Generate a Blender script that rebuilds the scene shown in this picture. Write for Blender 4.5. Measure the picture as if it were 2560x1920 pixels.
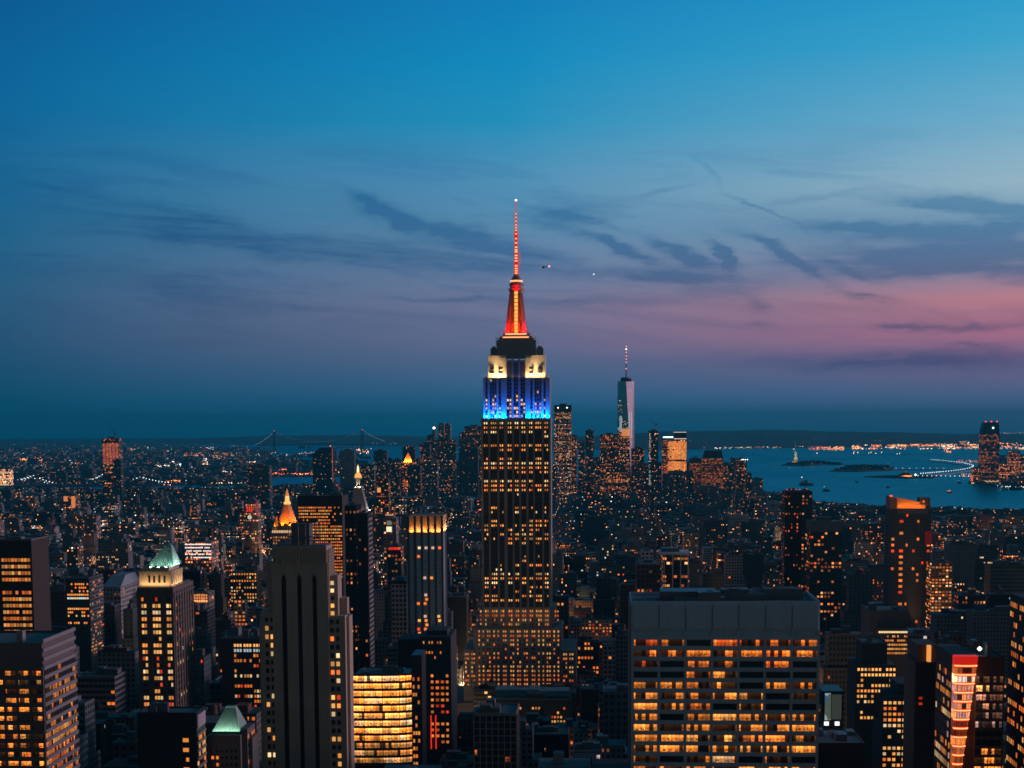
import bpy, math, random
import numpy as np
from mathutils import Vector, Matrix
R = math.radians
for o in list(bpy.data.objects): bpy.data.objects.remove(o)
C = bpy.context.scene.collection
S = bpy.context.scene

# ------------------------------------------------------------------ camera
# the city grid runs along world Y; the camera stands on a roof terrace 259 m up and looks a little to the left of the grid
F, YPP, EYE = 4028.0, 1483.0, Vector((0, 0, 259.0))
_y, _p, _r = R(3.1), R(-6), 0.0055
_f = Vector((-math.sin(_y)*math.cos(_p), math.cos(_y)*math.cos(_p), math.sin(_p)))
_x0 = Vector((math.cos(_y), math.sin(_y), 0)); _u0 = _x0.cross(_f)
_x = _x0*math.cos(_r) - _u0*math.sin(_r); _u = _u0*math.cos(_r) + _x0*math.sin(_r)
cam = bpy.data.objects.new('camera', bpy.data.cameras.new('camera')); C.objects.link(cam)
M = Matrix((_x, _u, -_f)).transposed().to_4x4(); M.translation = EYE
cam.matrix_world = M
cam.data.sensor_width = 36; cam.data.lens = 36*F/2560
cam.data.shift_y = (YPP-960)/2560
cam.data.clip_start = 1; cam.data.clip_end = 120000
S.camera = cam

def ray(px, py): return _f + _x*((px-1280)/F) - _u*((py-YPP)/F)
def P(px, py, Y):                       # the point seen at (px, py) of the 2560 x 1920 photograph that stands at distance Y
    d = ray(px, py); return EYE + d*(Y/d.y)
def G(px, py, z=0.0):                   # the same on the ground
    d = ray(px, py); return EYE + d*((z-EYE.z)/d.z)
def proj(x, y, z):
    v = Vector((x, y, z)) - EYE; w = v.dot(_f)
    return 1280+F*v.dot(_x)/w, YPP-F*v.dot(_u)/w
def PX(px, Y): return P(px, 1300, Y).x
def PZ(py, Y, px=1280): return P(px, py, Y).z

# ------------------------------------------------------------------ world (dusk sky with clouds), sun, exposure
def lin(r, g, b):
    f = lambda c: (c/255/12.92 if c/255 <= .04045 else ((c/255+.055)/1.055)**2.4)
    return (f(r), f(g), f(b), 1.0)
world = bpy.data.worlds.new('World'); S.world = world; world.use_nodes = True
nt = world.node_tree; nt.nodes.clear()
class NB:
    def __init__(s, nt): s.nt = nt
    def n(s, t, **k):
        a = s.nt.nodes.new(t)
        for q, v in k.items(): setattr(a, q, v)
        return a
    def put(s, sock, v):
        if isinstance(v, bpy.types.NodeSocket): s.nt.links.new(v, sock)
        elif v is not None: sock.default_value = v
    def m(s, op, a, b=None, c=None, clamp=False):
        q = s.n('ShaderNodeMath', operation=op, use_clamp=clamp)
        for i, v in enumerate((a, b, c)):
            if v is not None: s.put(q.inputs[i], v)
        return q.outputs[0]
    def mix(s, f, a, b, kind='MIX'):
        q = s.n('ShaderNodeMix', data_type='RGBA', blend_type=kind)
        s.put(q.inputs[0], f); s.put(q.inputs[6], a); s.put(q.inputs[7], b)
        return q.outputs[2]
    def ramp(s, f, stops, interp='LINEAR'):
        q = s.n('ShaderNodeValToRGB'); q.color_ramp.interpolation = interp
        e = q.color_ramp.elements
        while len(e) < len(stops): e.new(.5)
        for i, (p, c) in enumerate(stops):
            e[i].position = p; e[i].color = c
        s.put(q.inputs[0], f); return q.outputs[0]
    def noise(s, vec, scale, detail=4, rough=.55, dist=0.0):
        q = s.n('ShaderNodeTexNoise'); s.put(q.inputs['Vector'], vec)
        q.inputs['Scale'].default_value = scale; q.inputs['Detail'].default_value = detail
        q.inputs['Roughness'].default_value = rough; q.inputs['Distortion'].default_value = dist
        return q.outputs[0]
    def xyz(s, a, b, c=0.0):
        q = s.n('ShaderNodeCombineXYZ')
        for i, v in enumerate((a, b, c)): s.put(q.inputs[i], v)
        return q.outputs[0]
B = NB(nt)
tc = B.n('ShaderNodeTexCoord'); sp = B.n('ShaderNodeSeparateXYZ'); nt.links.new(tc.outputs['Generated'], sp.inputs[0])
dx, dy, dz = sp.outputs
xr = B.m('ADD', B.m('MULTIPLY', dx, math.cos(_y)), B.m('MULTIPLY', dy, math.sin(_y)))
yr = B.m('SUBTRACT', B.m('MULTIPLY', dy, math.cos(_y)), B.m('MULTIPLY', dx, math.sin(_y)))
az = B.m('ARCTAN2', xr, yr)                                        # bearing from the view's heading
hz = B.m('SQRT', B.m('MAXIMUM', B.m('ADD', B.m('MULTIPLY', dx, dx), B.m('MULTIPLY', dy, dy)), 1e-5))
el = B.m('ARCTAN2', dz, hz)                                        # height above the horizon
U = B.m('MULTIPLY', az, 4050.0); V = B.m('MULTIPLY', el, 4050.0)   # 4050 units to the radian
fac = B.m('MULTIPLY_ADD', V, 1/1300, 100/1300, clamp=True)
def col(rows): return B.ramp(fac, [(max(0, min(1, (1060-y+100)/1300)), lin(*c)) for y, c in sorted(rows, key=lambda r: -r[0])])
cl = col([(1085, (5, 74, 108)), (1000, (7, 75, 107)), (850, (26, 82, 118)), (700, (24, 92, 130)), (550, (14, 98, 142)), (300, (10, 98, 152)), (0, (10, 80, 138))])
cc = col([(1090, (14, 92, 132)), (1060, (22, 98, 138)), (1000, (46, 102, 144)), (930, (78, 105, 142)), (850, (104, 112, 146)), (770, (114, 120, 152)), (680, (106, 130, 164)),
          (560, (90, 141, 176)), (450, (78, 146, 186)), (330, (36, 145, 189)), (200, (20, 140, 191)), (0, (18, 122, 183))])
cr = col([(1090, (46, 95, 130)), (1060, (62, 100, 136)), (1000, (86, 106, 146)), (920, (118, 102, 140)), (850, (176, 112, 138)), (770, (192, 128, 140)), (700, (140, 136, 162)),
          (600, (126, 158, 184)), (500, (152, 184, 200)), (350, (112, 175, 206)), (180, (62, 165, 206)), (0, (28, 152, 203))])
cw = col([(1090, (150, 80, 80)), (1000, (210, 110, 95)), (850, (235, 150, 125)), (600, (190, 170, 180)), (300, (110, 170, 205)), (0, (50, 150, 200))])
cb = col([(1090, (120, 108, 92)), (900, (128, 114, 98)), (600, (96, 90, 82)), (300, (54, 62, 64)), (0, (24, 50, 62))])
sm = lambda a, b: B.m('SMOOTH_MIN', 1.0, B.m('MAXIMUM', 0.0, B.m('DIVIDE', B.m('SUBTRACT', az, a), b-a)), 0.12)
c1 = B.mix(sm(-.33, .0), cl, cc); c1 = B.mix(sm(.0, .315), c1, cr)
c1 = B.mix(sm(.34, 1.1), c1, cw)
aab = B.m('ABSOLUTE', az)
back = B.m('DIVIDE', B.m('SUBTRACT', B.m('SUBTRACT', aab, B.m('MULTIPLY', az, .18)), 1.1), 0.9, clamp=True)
# clouds: thin wind-drawn sheets and a few dark streaks, fixed to bearing and height in the sky
wv = B.xyz(B.m('MULTIPLY', U, 1/260), B.m('MULTIPLY', V, 1/120))
n1 = B.noise(wv, 1.0, 5, .6); n2 = B.noise(B.xyz(B.m('MULTIPLY', U, 1/200), B.m('MULTIPLY', V, 1/90), 7.3), 1.0, 5, .6)
Ud = B.m('ADD', U, B.m('MULTIPLY', B.m('SUBTRACT', n1, .5), 190)); Vd = B.m('ADD', V, B.m('MULTIPLY', B.m('SUBTRACT', n2, .5), 75))
sk = [(958, 543, 95, 17, 27, .85), (1150, 598, 210, 22, 13, .75), (1540, 625, 140, 13, 17, .9), (1712, 643, 72, 13, 22, 1.0), (1800, 655, 36, 11, 58, 1.1),
      (1950, 660, 105, 12, 29, 1.05), (2330, 612, 330, 34, 4, .62), (2200, 650, 210, 16, 5, .4), (2480, 655, 160, 18, -2, .45), (2410, 548, 180, 17, 6, .8), (2350, 695, 340, 24, 1, .7), (1120, 753, 110, 7, 2, .45),
      (620, 615, 380, 34, 6, .5), (2160, 758, 62, 8, 10, .5), (1878, 768, 30, 15, 20, .35), (1902, 815, 26, 8, 0, .35), (2250, 828, 50, 5, 2, .55),
      (2440, 828, 150, 9, 0, .45), (2440, 872, 34, 8, 10, .4), (1895, 540, 75, 5, 28, .45), (1770, 450, 45, 9, 42, .25), (1680, 700, 240, 18, 6, .55),
      (300, 700, 320, 26, 2, .2), (2300, 905, 420, 26, 0, .5), (1300, 690, 200, 18, 3, .3), (2120, 690, 60, 10, 25, .5), (2050, 520, 160, 9, -6, .25),
      (1650, 500, 70, 8, -14, .3), (1450, 560, 160, 10, 14, .35), (1250, 640, 170, 12, 8, .4), (2150, 590, 150, 10, 4, .5), (2480, 600, 120, 12, -3, .5), (1400, 760, 200, 10, 2, .25), (450, 560, 200, 14, 10, .3), (900, 660, 300, 14, 4, .22)]
tot = None
for (px, py, L, W, ang, st) in sk:
    cu, cv = 4050*math.atan((px-1280)/4050), 1060-.0055*(px-1280)-py
    a = R(-ang); c_, s_ = math.cos(a), math.sin(a)
    du = B.m('SUBTRACT', Ud, cu); dv = B.m('SUBTRACT', Vd, cv)
    ru = B.m('MULTIPLY_ADD', du, c_/L, B.m('MULTIPLY', dv, s_/L)); rv = B.m('MULTIPLY_ADD', du, -s_/W, B.m('MULTIPLY', dv, c_/W))
    g = B.m('MULTIPLY', B.m('EXPONENT', B.m('MULTIPLY', B.m('MULTIPLY_ADD', ru, ru, B.m('MULTIPLY', rv, rv)), -1.0)), st)
    tot = g if tot is None else B.m('ADD', tot, g)
wn = B.noise(B.xyz(B.m('MULTIPLY_ADD', V, -1/900, B.m('MULTIPLY', U, 1/620)), B.m('MULTIPLY_ADD', U, 1/900, B.m('MULTIPLY', V, 1/72)), 2.0), 1.0, 6, .62, .6)
band = B.m('EXPONENT', B.m('MULTIPLY', B.m('POWER', B.m('ABSOLUTE', B.m('DIVIDE', B.m('SUBTRACT', V, 430), 230)), 2.0), -1.0))
thin = B.m('MULTIPLY', B.m('MULTIPLY', B.m('DIVIDE', B.m('SUBTRACT', wn, .47), .26, clamp=True), band), .85)
fine = B.noise(B.xyz(B.m('MULTIPLY', U, 1/110), B.m('MULTIPLY', V, 1/19), 4.0), 1.0, 6, .7, .6)
tot = B.m('MULTIPLY', tot, B.m('MULTIPLY_ADD', fine, 2.6, -.05))
dens = B.m('MINIMUM', B.m('MAXIMUM', B.m('ADD', tot, thin), 0.0), .82)
dens = B.m('MULTIPLY', dens, B.m('GREATER_THAN', yr, 0.0))
cloudy = B.mix(1.0, c1, (0.32, .56, .74, 1), 'MULTIPLY')
c1 = B.mix(dens, c1, cloudy)
# one bright planet
pu, pv = 4050*math.atan((1487-1280)/4050), 1060-.0055*207-693
pd = B.m('ADD', B.m('POWER', B.m('ABSOLUTE', B.m('SUBTRACT', U, pu)), 2), B.m('POWER', B.m('ABSOLUTE', B.m('SUBTRACT', V, pv)), 2))
c1 = B.mix(B.m('LESS_THAN', pd, 3.2), c1, (1.2, 1.2, 1.25, 1))
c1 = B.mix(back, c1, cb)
c1 = B.mix(B.m('DIVIDE', B.m('SUBTRACT', V, 1150), 2600, clamp=True), c1, lin(8, 36, 50))     # darker overhead
sky = B.n('ShaderNodeTexSky', sky_type='NISHITA', sun_disc=False)
SUN_EL, SUN_AZ = 2.0, 80.0             # just gone behind the horizon haze, off to the west
sky.sun_elevation = R(SUN_EL); sky.sun_rotation = R(SUN_AZ); sky.altitude = 100
bg0 = B.n('ShaderNodeBackground'); nt.links.new(sky.outputs[0], bg0.inputs[0]); bg0.inputs[1].default_value = 0.0006
bg1 = B.n('ShaderNodeBackground'); nt.links.new(c1, bg1.inputs[0]); bg1.inputs[1].default_value = 1.0
ad = B.n('ShaderNodeAddShader'); nt.links.new(bg0.outputs[0], ad.inputs[0]); nt.links.new(bg1.outputs[0], ad.inputs[1])
wo = B.n('ShaderNodeOutputWorld'); nt.links.new(ad.outputs[0], wo.inputs[0])
world.cycles.sampling_method = 'MANUAL'; world.cycles.sample_map_resolution = 512

sun = bpy.data.objects.new('sun', bpy.data.lights.new('sun', 'SUN')); C.objects.link(sun)
sun.data.energy = 1.3; sun.data.angle = R(14); sun.data.color = (1, .62, .72)
sa = R(SUN_AZ) - _y
sd = Vector((math.sin(sa)*math.cos(R(6)), math.cos(sa)*math.cos(R(6)), math.sin(R(6))))
sun.rotation_euler = (-sd).to_track_quat('-Z', 'Y').to_euler()

S.view_settings.view_transform = 'Standard'; S.view_settings.look = 'None'
S.view_settings.exposure = 0; S.view_settings.gamma = 1
S.render.engine = 'CYCLES'
cy = S.cycles
cy.max_bounces = 4; cy.diffuse_bounces = 2; cy.glossy_bounces = 2; cy.transmission_bounces = 2; cy.volume_bounces = 0; cy.transparent_max_bounces = 4
cy.sample_clamp_indirect = 2.0; cy.sample_clamp_direct = 0; cy.use_denoising = True; cy.denoiser = 'OPENIMAGEDENOISE'
cy.denoising_prefilter = 'ACCURATE'; cy.caustics_reflective = False; cy.caustics_refractive = False
cy.filter_width = 1.6

# ------------------------------------------------------------------ materials
MATS = {}
def new_mat(name):
    m = bpy.data.materials.new(name); m.use_nodes = True; MATS[name] = m
    m.node_tree.nodes.clear(); m.cycles.emission_sampling = 'NONE'
    b = NB(m.node_tree); pb = b.n('ShaderNodeBsdfPrincipled'); out = b.n('ShaderNodeOutputMaterial')
    m.node_tree.links.new(pb.outputs[0], out.inputs[0]); return m, b, pb
def wall_mat(name, base, rough=.85, var=.25, scale=.15, metal=0, streak=True):
    if name in MATS: return MATS[name]
    m, b, pb = new_mat(name)
    t = b.n('ShaderNodeTexCoord'); mp = b.n('ShaderNodeMapping'); b.put(mp.inputs[0], t.outputs['Object'])
    mp.inputs['Scale'].default_value = (1, 1, .12 if streak else 1)
    n = b.noise(mp.outputs[0], scale*3, 5, .6); n_ = b.noise(t.outputs['Object'], scale*9, 3, .6)
    f = b.m('MULTIPLY_ADD', b.m('ADD', n, n_), var, 1-var)
    c = b.mix(1.0, (*base, 1), f, 'MULTIPLY')
    b.put(pb.inputs['Base Color'], c); pb.inputs['Roughness'].default_value = rough; pb.inputs['Metallic'].default_value = metal
    return m
def emit_mat(name, colr, strength, base=(.02, .02, .02)):
    if name in MATS: return MATS[name]
    m, b, pb = new_mat(name)
    pb.inputs['Base Color'].default_value = (*base, 1); pb.inputs['Emission Color'].default_value = (*colr, 1)
    pb.inputs['Emission Strength'].default_value = strength; pb.inputs['Roughness'].default_value = .5
    return m
stone = wall_mat('limestone', (.34, .31, .28)); dstone = wall_mat('dark_stone', (.16, .15, .145)); concrete = wall_mat('pale_concrete', (.46, .62, .74), .85, .4, .1)
brown = wall_mat('brown_cladding', (.07, .05, .042)); black = wall_mat('black_cladding', (.018, .018, .02), .45); brick = wall_mat('brick', (.16, .085, .06))
roofm = wall_mat('roof_gravel', (.16, .19, .20), .95, .45, .25, 0, False); steel = wall_mat('painted_steel', (.12, .13, .15), .5); dark_steel = wall_mat('dark_steel', (.035, .04, .045), .5)
whitem = wall_mat('white_marble', (.62, .60, .55)); copper = wall_mat('green_copper', (.32, .50, .43), .7, .45, .3); gold = wall_mat('gilded_tile', (.85, .45, .10), .5, .3)
alum = wall_mat('aluminium', (.55, .55, .56), .45); lilac_panel = wall_mat('pale_panel', (.27, .255, .27)); wood = wall_mat('tank_wood', (.12, .08, .06))
def glass_mat(name, base=(.012, .02, .026), rough=.12):
    m, b, pb = new_mat(name)
    t = b.n('ShaderNodeTexCoord'); n = b.noise(t.outputs['Object'], .35, 2)
    b.put(pb.inputs['Base Color'], (*base, 1)); b.put(pb.inputs['Roughness'], b.m('MULTIPLY_ADD', n, .15, rough-.05))
    pb.inputs['IOR'].default_value = 1.6; return m
glass = glass_mat('dark_glass')
def mirror_mat(name, base, rough, metal):
    m, b, pb = new_mat(name); t = b.n('ShaderNodeTexCoord'); n = b.noise(t.outputs['Object'], .06, 4)
    b.put(pb.inputs['Base Color'], b.mix(1.0, (*base, 1), b.m('MULTIPLY_ADD', n, .8, .6), 'MULTIPLY')); pb.inputs['Metallic'].default_value = metal; b.put(pb.inputs['Roughness'], b.m('MULTIPLY_ADD', n, .2, rough-.1)); return m
blueglass = mirror_mat('blue_glass', (.14, .50, .80), .4, .75)
# lit window panes: the colour and brightness of the room behind come from the object (or, in merged far panes, from an attribute)
def lit_mat(name, attr, office, rooms=True):
    m, b, pb = new_mat(name)
    if attr:
        a = b.n('ShaderNodeAttribute', attribute_name='lit'); colr, al = a.outputs['Color'], a.outputs['Alpha']
    else:
        a = b.n('ShaderNodeObjectInfo'); colr, al = a.outputs['Color'], a.outputs['Alpha']
    s = b.m('MULTIPLY', al, 4.0)
    if office:                       # rooms seen through the pane: partitions, ceiling lights, furniture
        rnd = a.outputs['Random']; t = b.n('ShaderNodeTexCoord'); q = b.n('ShaderNodeSeparateXYZ'); b.put(q.inputs[0], t.outputs['Object'])
        x, z = q.outputs[0], q.outputs[2]
        def wn(v): 
            w = b.n('ShaderNodeTexWhiteNoise', noise_dimensions='2D'); b.put(w.inputs['Vector'], v); return w.outputs[0]
        r9 = b.m('MULTIPLY', rnd, 91.7)
        part = wn(b.xyz(b.m('FLOOR', b.m('DIVIDE', x, 1.55)), r9)); part2 = wn(b.xyz(b.m('FLOOR', b.m('DIVIDE', x, 4.1)), b.m('ADD', r9, 5)))
        desk = b.noise(b.xyz(b.m('MULTIPLY', x, 1.0), b.m('MULTIPLY', z, 1.3), r9), 1.0, 3, .7)
        ceil = b.m('MULTIPLY_ADD', b.m('GREATER_THAN', z, .55), .55, .75)
        low = b.m('SUBTRACT', 1.0, b.m('MULTIPLY', b.m('MULTIPLY', b.m('LESS_THAN', z, .1), b.m('GREATER_THAN', desk, .52)), .8))
        mul = b.m('LESS_THAN', b.m('ABSOLUTE', b.m('SUBTRACT', b.m('FRACT', b.m('DIVIDE', x, 1.55)), .5)), .44)
        fine = b.noise(b.xyz(b.m('MULTIPLY', x, 2.1), b.m('MULTIPLY', z, 2.6), b.m('ADD', r9, 3)), 1.0, 3, .7)
        pk = b.m('MULTIPLY', b.m('GREATER_THAN', part, .26 if rooms else .07), b.m('MULTIPLY_ADD', part, 1.25, .3))
        pat = b.m('MULTIPLY', b.m('ADD', pk, .05), b.m('MULTIPLY', b.m('MULTIPLY', ceil, low), b.m('MULTIPLY_ADD', b.m('GREATER_THAN', part2, .26), b.m('MULTIPLY_ADD', part2, 1.3, .35), .04) if rooms else b.m('MULTIPLY_ADD', part2, .6, .6)))
        pat = b.m('MULTIPLY', pat, b.m('MULTIPLY_ADD', b.m('POWER', fine, 2.0), 2.6, .35))
        pat = b.m('MULTIPLY', pat, b.m('MULTIPLY_ADD', mul, .75, .25)); pat = b.m('MULTIPLY', pat, b.m('MULTIPLY_ADD', b.m('GREATER_THAN', desk, .36), .75, .25))
        s = b.m('MULTIPLY', s, pat)
        hue = b.mix(b.m('MULTIPLY', part, .85), colr, (1, .25, .025, 1)); colr = hue
    b.put(pb.inputs['Emission Color'], colr); b.put(pb.inputs['Emission Strength'], s)
    pb.inputs['Base Color'].default_value = (.015, .015, .017, 1); pb.inputs['Roughness'].default_value = .3
    return m
lit_plain = lit_mat('lit_window', False, False); lit_office = lit_mat('lit_office_window', False, True); lit_attr = lit_mat('lit_window_far', True, False); lit_bright = lit_mat('lit_floor_window', False, True, False)
# wall with rows of windows, some lit: used on buildings whose windows are a pixel or two
def city_mat():
    m, b, pb = new_mat('city_wall')
    uvn = b.n('ShaderNodeUVMap', uv_map='win'); q = b.n('ShaderNodeSeparateXYZ'); b.put(q.inputs[0], uvn.outputs[0]); u, v = q.outputs[0], q.outputs[1]
    A = b.n('ShaderNodeAttribute', attribute_name='bld'); A2 = b.n('ShaderNodeAttribute', attribute_name='wallc')
    s = b.n('ShaderNodeSeparateColor'); b.put(s.inputs[0], A.outputs['Color']); seed, prob, tone = s.outputs; stren = A.outputs['Alpha']; wf = A2.outputs['Alpha']
    fu, fv = b.m('FLOOR', u), b.m('FLOOR', v); gate = b.m('GREATER_THAN', u, -50.0)
    mx = b.m('LESS_THAN', b.m('ABSOLUTE', b.m('SUBTRACT', b.m('FRACT', u), .5)), b.m('MULTIPLY', wf, .5))
    my = b.m('LESS_THAN', b.m('ABSOLUTE', b.m('SUBTRACT', b.m('FRACT', v), .52)), .26)
    mask = b.m('MULTIPLY', b.m('MULTIPLY', mx, my), gate)
    sd = b.m('MULTIPLY', seed, 977.0)
    def wn(vec):
        w = b.n('ShaderNodeTexWhiteNoise', noise_dimensions='3D'); b.put(w.inputs['Vector'], vec); return w
    w1 = wn(b.xyz(fu, fv, sd)); w2 = wn(b.xyz(fv, sd, 3.0)); w3 = wn(b.xyz(b.m('FLOOR', b.m('DIVIDE', fu, 3.0)), fv, b.m('ADD', sd, 11.0)))
    c3 = b.n('ShaderNodeSeparateColor'); b.put(c3.inputs[0], w1.outputs['Color'])
    p = b.m('MULTIPLY', prob, b.m('MULTIPLY', b.m('MULTIPLY_ADD', b.m('POWER', w2.outputs[0], 3.0), 2.6, .35), b.m('MULTIPLY_ADD', w3.outputs[0], 1.3, .35)))
    litm = b.m('LESS_THAN', w1.outputs[0], p)
    hue = b.m('ADD', b.m('MULTIPLY', c3.outputs[1], .75), b.m('MULTIPLY_ADD', tone, .5, -.125), clamp=True)
    colr = b.ramp(hue, [(0, (1, .09, .02, 1)), (.15, (1, .20, .035, 1)), (.5, (1, .30, .065, 1)), (.76, (1, .46, .16, 1)), (.9, (1, .74, .48, 1)), (1, (.75, .92, 1, 1))])
    es = b.m('MULTIPLY', b.m('MULTIPLY', b.m('MULTIPLY', mask, litm), stren), b.m('MULTIPLY_ADD', b.m('POWER', c3.outputs[2], 3.0), 1.5, .16))
    t = b.n('ShaderNodeTexCoord'); n = b.noise(t.outputs['Object'], .12, 4, .65)
    wallc = b.mix(1.0, A2.outputs['Color'], b.m('MULTIPLY_ADD', n, .8, .55), 'MULTIPLY')
    b.put(pb.inputs['Base Color'], b.mix(mask, wallc, (.012, .016, .02, 1))); b.put(pb.inputs['Roughness'], b.m('MULTIPLY_ADD', mask, -.6, .88))
    b.put(pb.inputs['Emission Color'], colr); b.put(pb.inputs['Emission Strength'], es)
    return m
city = city_mat()
# lamps seen from afar
def glow_mat():
    m, b, pb = new_mat('lamp_glow'); a = b.n('ShaderNodeAttribute', attribute_name='lit')
    b.put(pb.inputs['Emission Color'], a.outputs['Color']); b.put(pb.inputs['Emission Strength'], b.m('MULTIPLY', a.outputs['Alpha'], 8.0)); return m
glow = glow_mat()
red_lamp = emit_mat('red_lamp', (1, .06, .03), 3.0); white_lamp = emit_mat('white_lamp', (1, .85, .65), 4.0); amber_lamp = emit_mat('amber_lamp', (1, .42, .1), 3.5)
cool_lamp = emit_mat('cool_lamp', (.8, .95, 1), 3.0)

# ------------------------------------------------------------------ mesh helpers
class MB:
    def __init__(s): s.v = []; s.f = []; s.uv = []; s.a = []; s.w = []; s.mi = []; s.l = []
    def face(s, pts, uv=None, a=(0, 0, 0, 0), w=(.1, .1, .1, .5), mi=0, l=(0, 0, 0, 0)):
        i = len(s.v); s.v += [tuple(p) for p in pts]; s.f.append(tuple(range(i, i+len(pts))))
        s.uv += uv if uv else [(-100, -100)]*len(pts); s.a.append(a); s.w.append(w); s.mi.append(mi); s.l.append(l)
    def box(s, x0, x1, y0, y1, z0, z1, cw=0, fh=3.6, off=0, bottom=False, top=True, **k):
        if cw:
            nx, ny, nz = max(1, round((x1-x0)/cw)), max(1, round((y1-y0)/cw)), max(1, round((z1-z0)/fh))
            U = lambda o, n: [(o, 0), (o+n, 0), (o+n, nz), (o, nz)]
            uf, ur, ul, ub = U(off, nx), U(off+200, ny), U(off+400, ny), U(off+600, nx)
        else: uf = ur = ul = ub = None
        s.face([(x0, y0, z0), (x1, y0, z0), (x1, y0, z1), (x0, y0, z1)], uf, **k)
        s.face([(x1, y0, z0), (x1, y1, z0), (x1, y1, z1), (x1, y0, z1)], ur, **k)
        s.face([(x1, y1, z0), (x0, y1, z0), (x0, y1, z1), (x1, y1, z1)], ub, **k)
        s.face([(x0, y1, z0), (x0, y0, z0), (x0, y0, z1), (x0, y1, z1)], ul, **k)
        if top: s.face([(x0, y0, z1), (x1, y0, z1), (x1, y1, z1), (x0, y1, z1)], **k)
        if bottom: s.face([(x0, y1, z0), (x1, y1, z0), (x1, y0, z0), (x0, y0, z0)], **k)
        return s
    def loft(s, a, b, top=True, bottom=False, **k):       # two rings of equal length, counter-clockwise from above
        n = len(a)
        for i in range(n):
            j = (i+1) % n
            s.face([a[i], a[j], b[j], b[i]], **k)
        if top: s.face(b, **k)
        if bottom: s.face(a[::-1], **k)
        return s
    def ring(s, cx, cy, z, r, n=8, ph=0.0, ry=None): return [(cx+r*math.cos(ph+2*math.pi*i/n), cy+(ry or r)*math.sin(ph+2*math.pi*i/n), z) for i in range(n)]
    def cyl(s, cx, cy, z0, z1, r0, r1=None, n=10, ph=0.0, **k): return s.loft(s.ring(cx, cy, z0, r0, n, ph), s.ring(cx, cy, z1, r0 if r1 is None else max(r1, .01), n, ph), **k)
    def frus(s, b0, b1, z0, z1, **k):                     # (x0,x1,y0,y1) below and above
        q = lambda b, z: [(b[0], b[2], z), (b[1], b[2], z), (b[1], b[3], z), (b[0], b[3], z)]
        return s.loft(q(b0, z0), q(b1, z1), **k)
    def bar(s, p, q, r, n=4, **k):
        p, q = Vector(p), Vector(q); d = (q-p).normalized(); a = d.cross(Vector((0, 0, 1)))
        if a.length < 1e-3: a = Vector((1, 0, 0))
        a.normalize(); c = d.cross(a)
        A = [p+(a*math.cos(2*math.pi*i/n)+c*math.sin(2*math.pi*i/n))*r for i in range(n)]
        return s.loft(A, [x+(q-p) for x in A], bottom=True, **k)
    def octa(s, c, r, **k):
        x, y, z = c; t = [(x+r, y, z), (x, y+r, z), (x-r, y, z), (x, y-r, z)]
        for i in range(4):
            j = (i+1) % 4
            s.face([t[i], t[j], (x, y, z+r)], **k); s.face([t[j], t[i], (x, y, z-r)], **k)
        return s
    def mesh(s, name, mats, org=(0, 0, 0), smooth=False):
        me = bpy.data.meshes.new(name); o = Vector(org)
        me.from_pydata([(p[0]-o.x, p[1]-o.y, p[2]-o.z) for p in s.v], [], s.f)
        for m in (mats if isinstance(mats, (list, tuple)) else [mats]): me.materials.append(m)
        if any(s.mi): me.polygons.foreach_set('material_index', s.mi)
        if any(x[3] for x in s.a) or city in me.materials[:]:
            ul = me.uv_layers.new(name='win'); ul.data.foreach_set('uv', np.array(s.uv, dtype=np.float32).ravel())
            for nm, arr in (('bld', s.a), ('wallc', s.w)):
                me.attributes.new(nm, 'FLOAT_COLOR', 'FACE').data.foreach_set('color', np.array(arr, dtype=np.float32).ravel())
        if any(x[3] for x in s.l): me.attributes.new('lit', 'FLOAT_COLOR', 'FACE').data.foreach_set('color', np.array(s.l, dtype=np.float32).ravel())
        if smooth: me.polygons.foreach_set('use_smooth', [True]*len(me.polygons))
        me.update(); return me
def tag(o, label=None, cat=None, group=None, kind=None):
    for k, v in (('label', label), ('category', cat), ('group', group), ('kind', kind)):
        if v: o[k] = v
    return o
class T:                                                   # a thing: an Empty at its base with mesh parts under it
    def __init__(s, name, label, cat, loc, group=None):
        s.o = bpy.data.objects.new(name, None); C.objects.link(s.o); s.loc = Vector(loc); s.o.location = s.loc
        s.o.empty_display_size = 5; tag(s.o, label, cat, group); s.nw = 0; s.rest = MB()
    def part(s, name, mb, mats, parent=None, label=None, kind=None, smooth=False):
        o = bpy.data.objects.new(name, mb.mesh(name, mats, s.loc, smooth)); C.objects.link(o); o.parent = parent or s.o
        if label: o['label'] = label
        if kind: o['kind'] = kind
        return o
    def done(s):
        if s.rest.f: s.part('window', s.rest, lit_attr, kind='stuff')
        s.rest = MB()
def single(name, mb, mats, label=None, cat=None, group=None, kind=None, loc=(0, 0, 0), smooth=False):
    o = bpy.data.objects.new(name, mb.mesh(name, mats, loc, smooth)); o.location = loc; C.objects.link(o); return tag(o, label, cat, group, kind)

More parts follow.
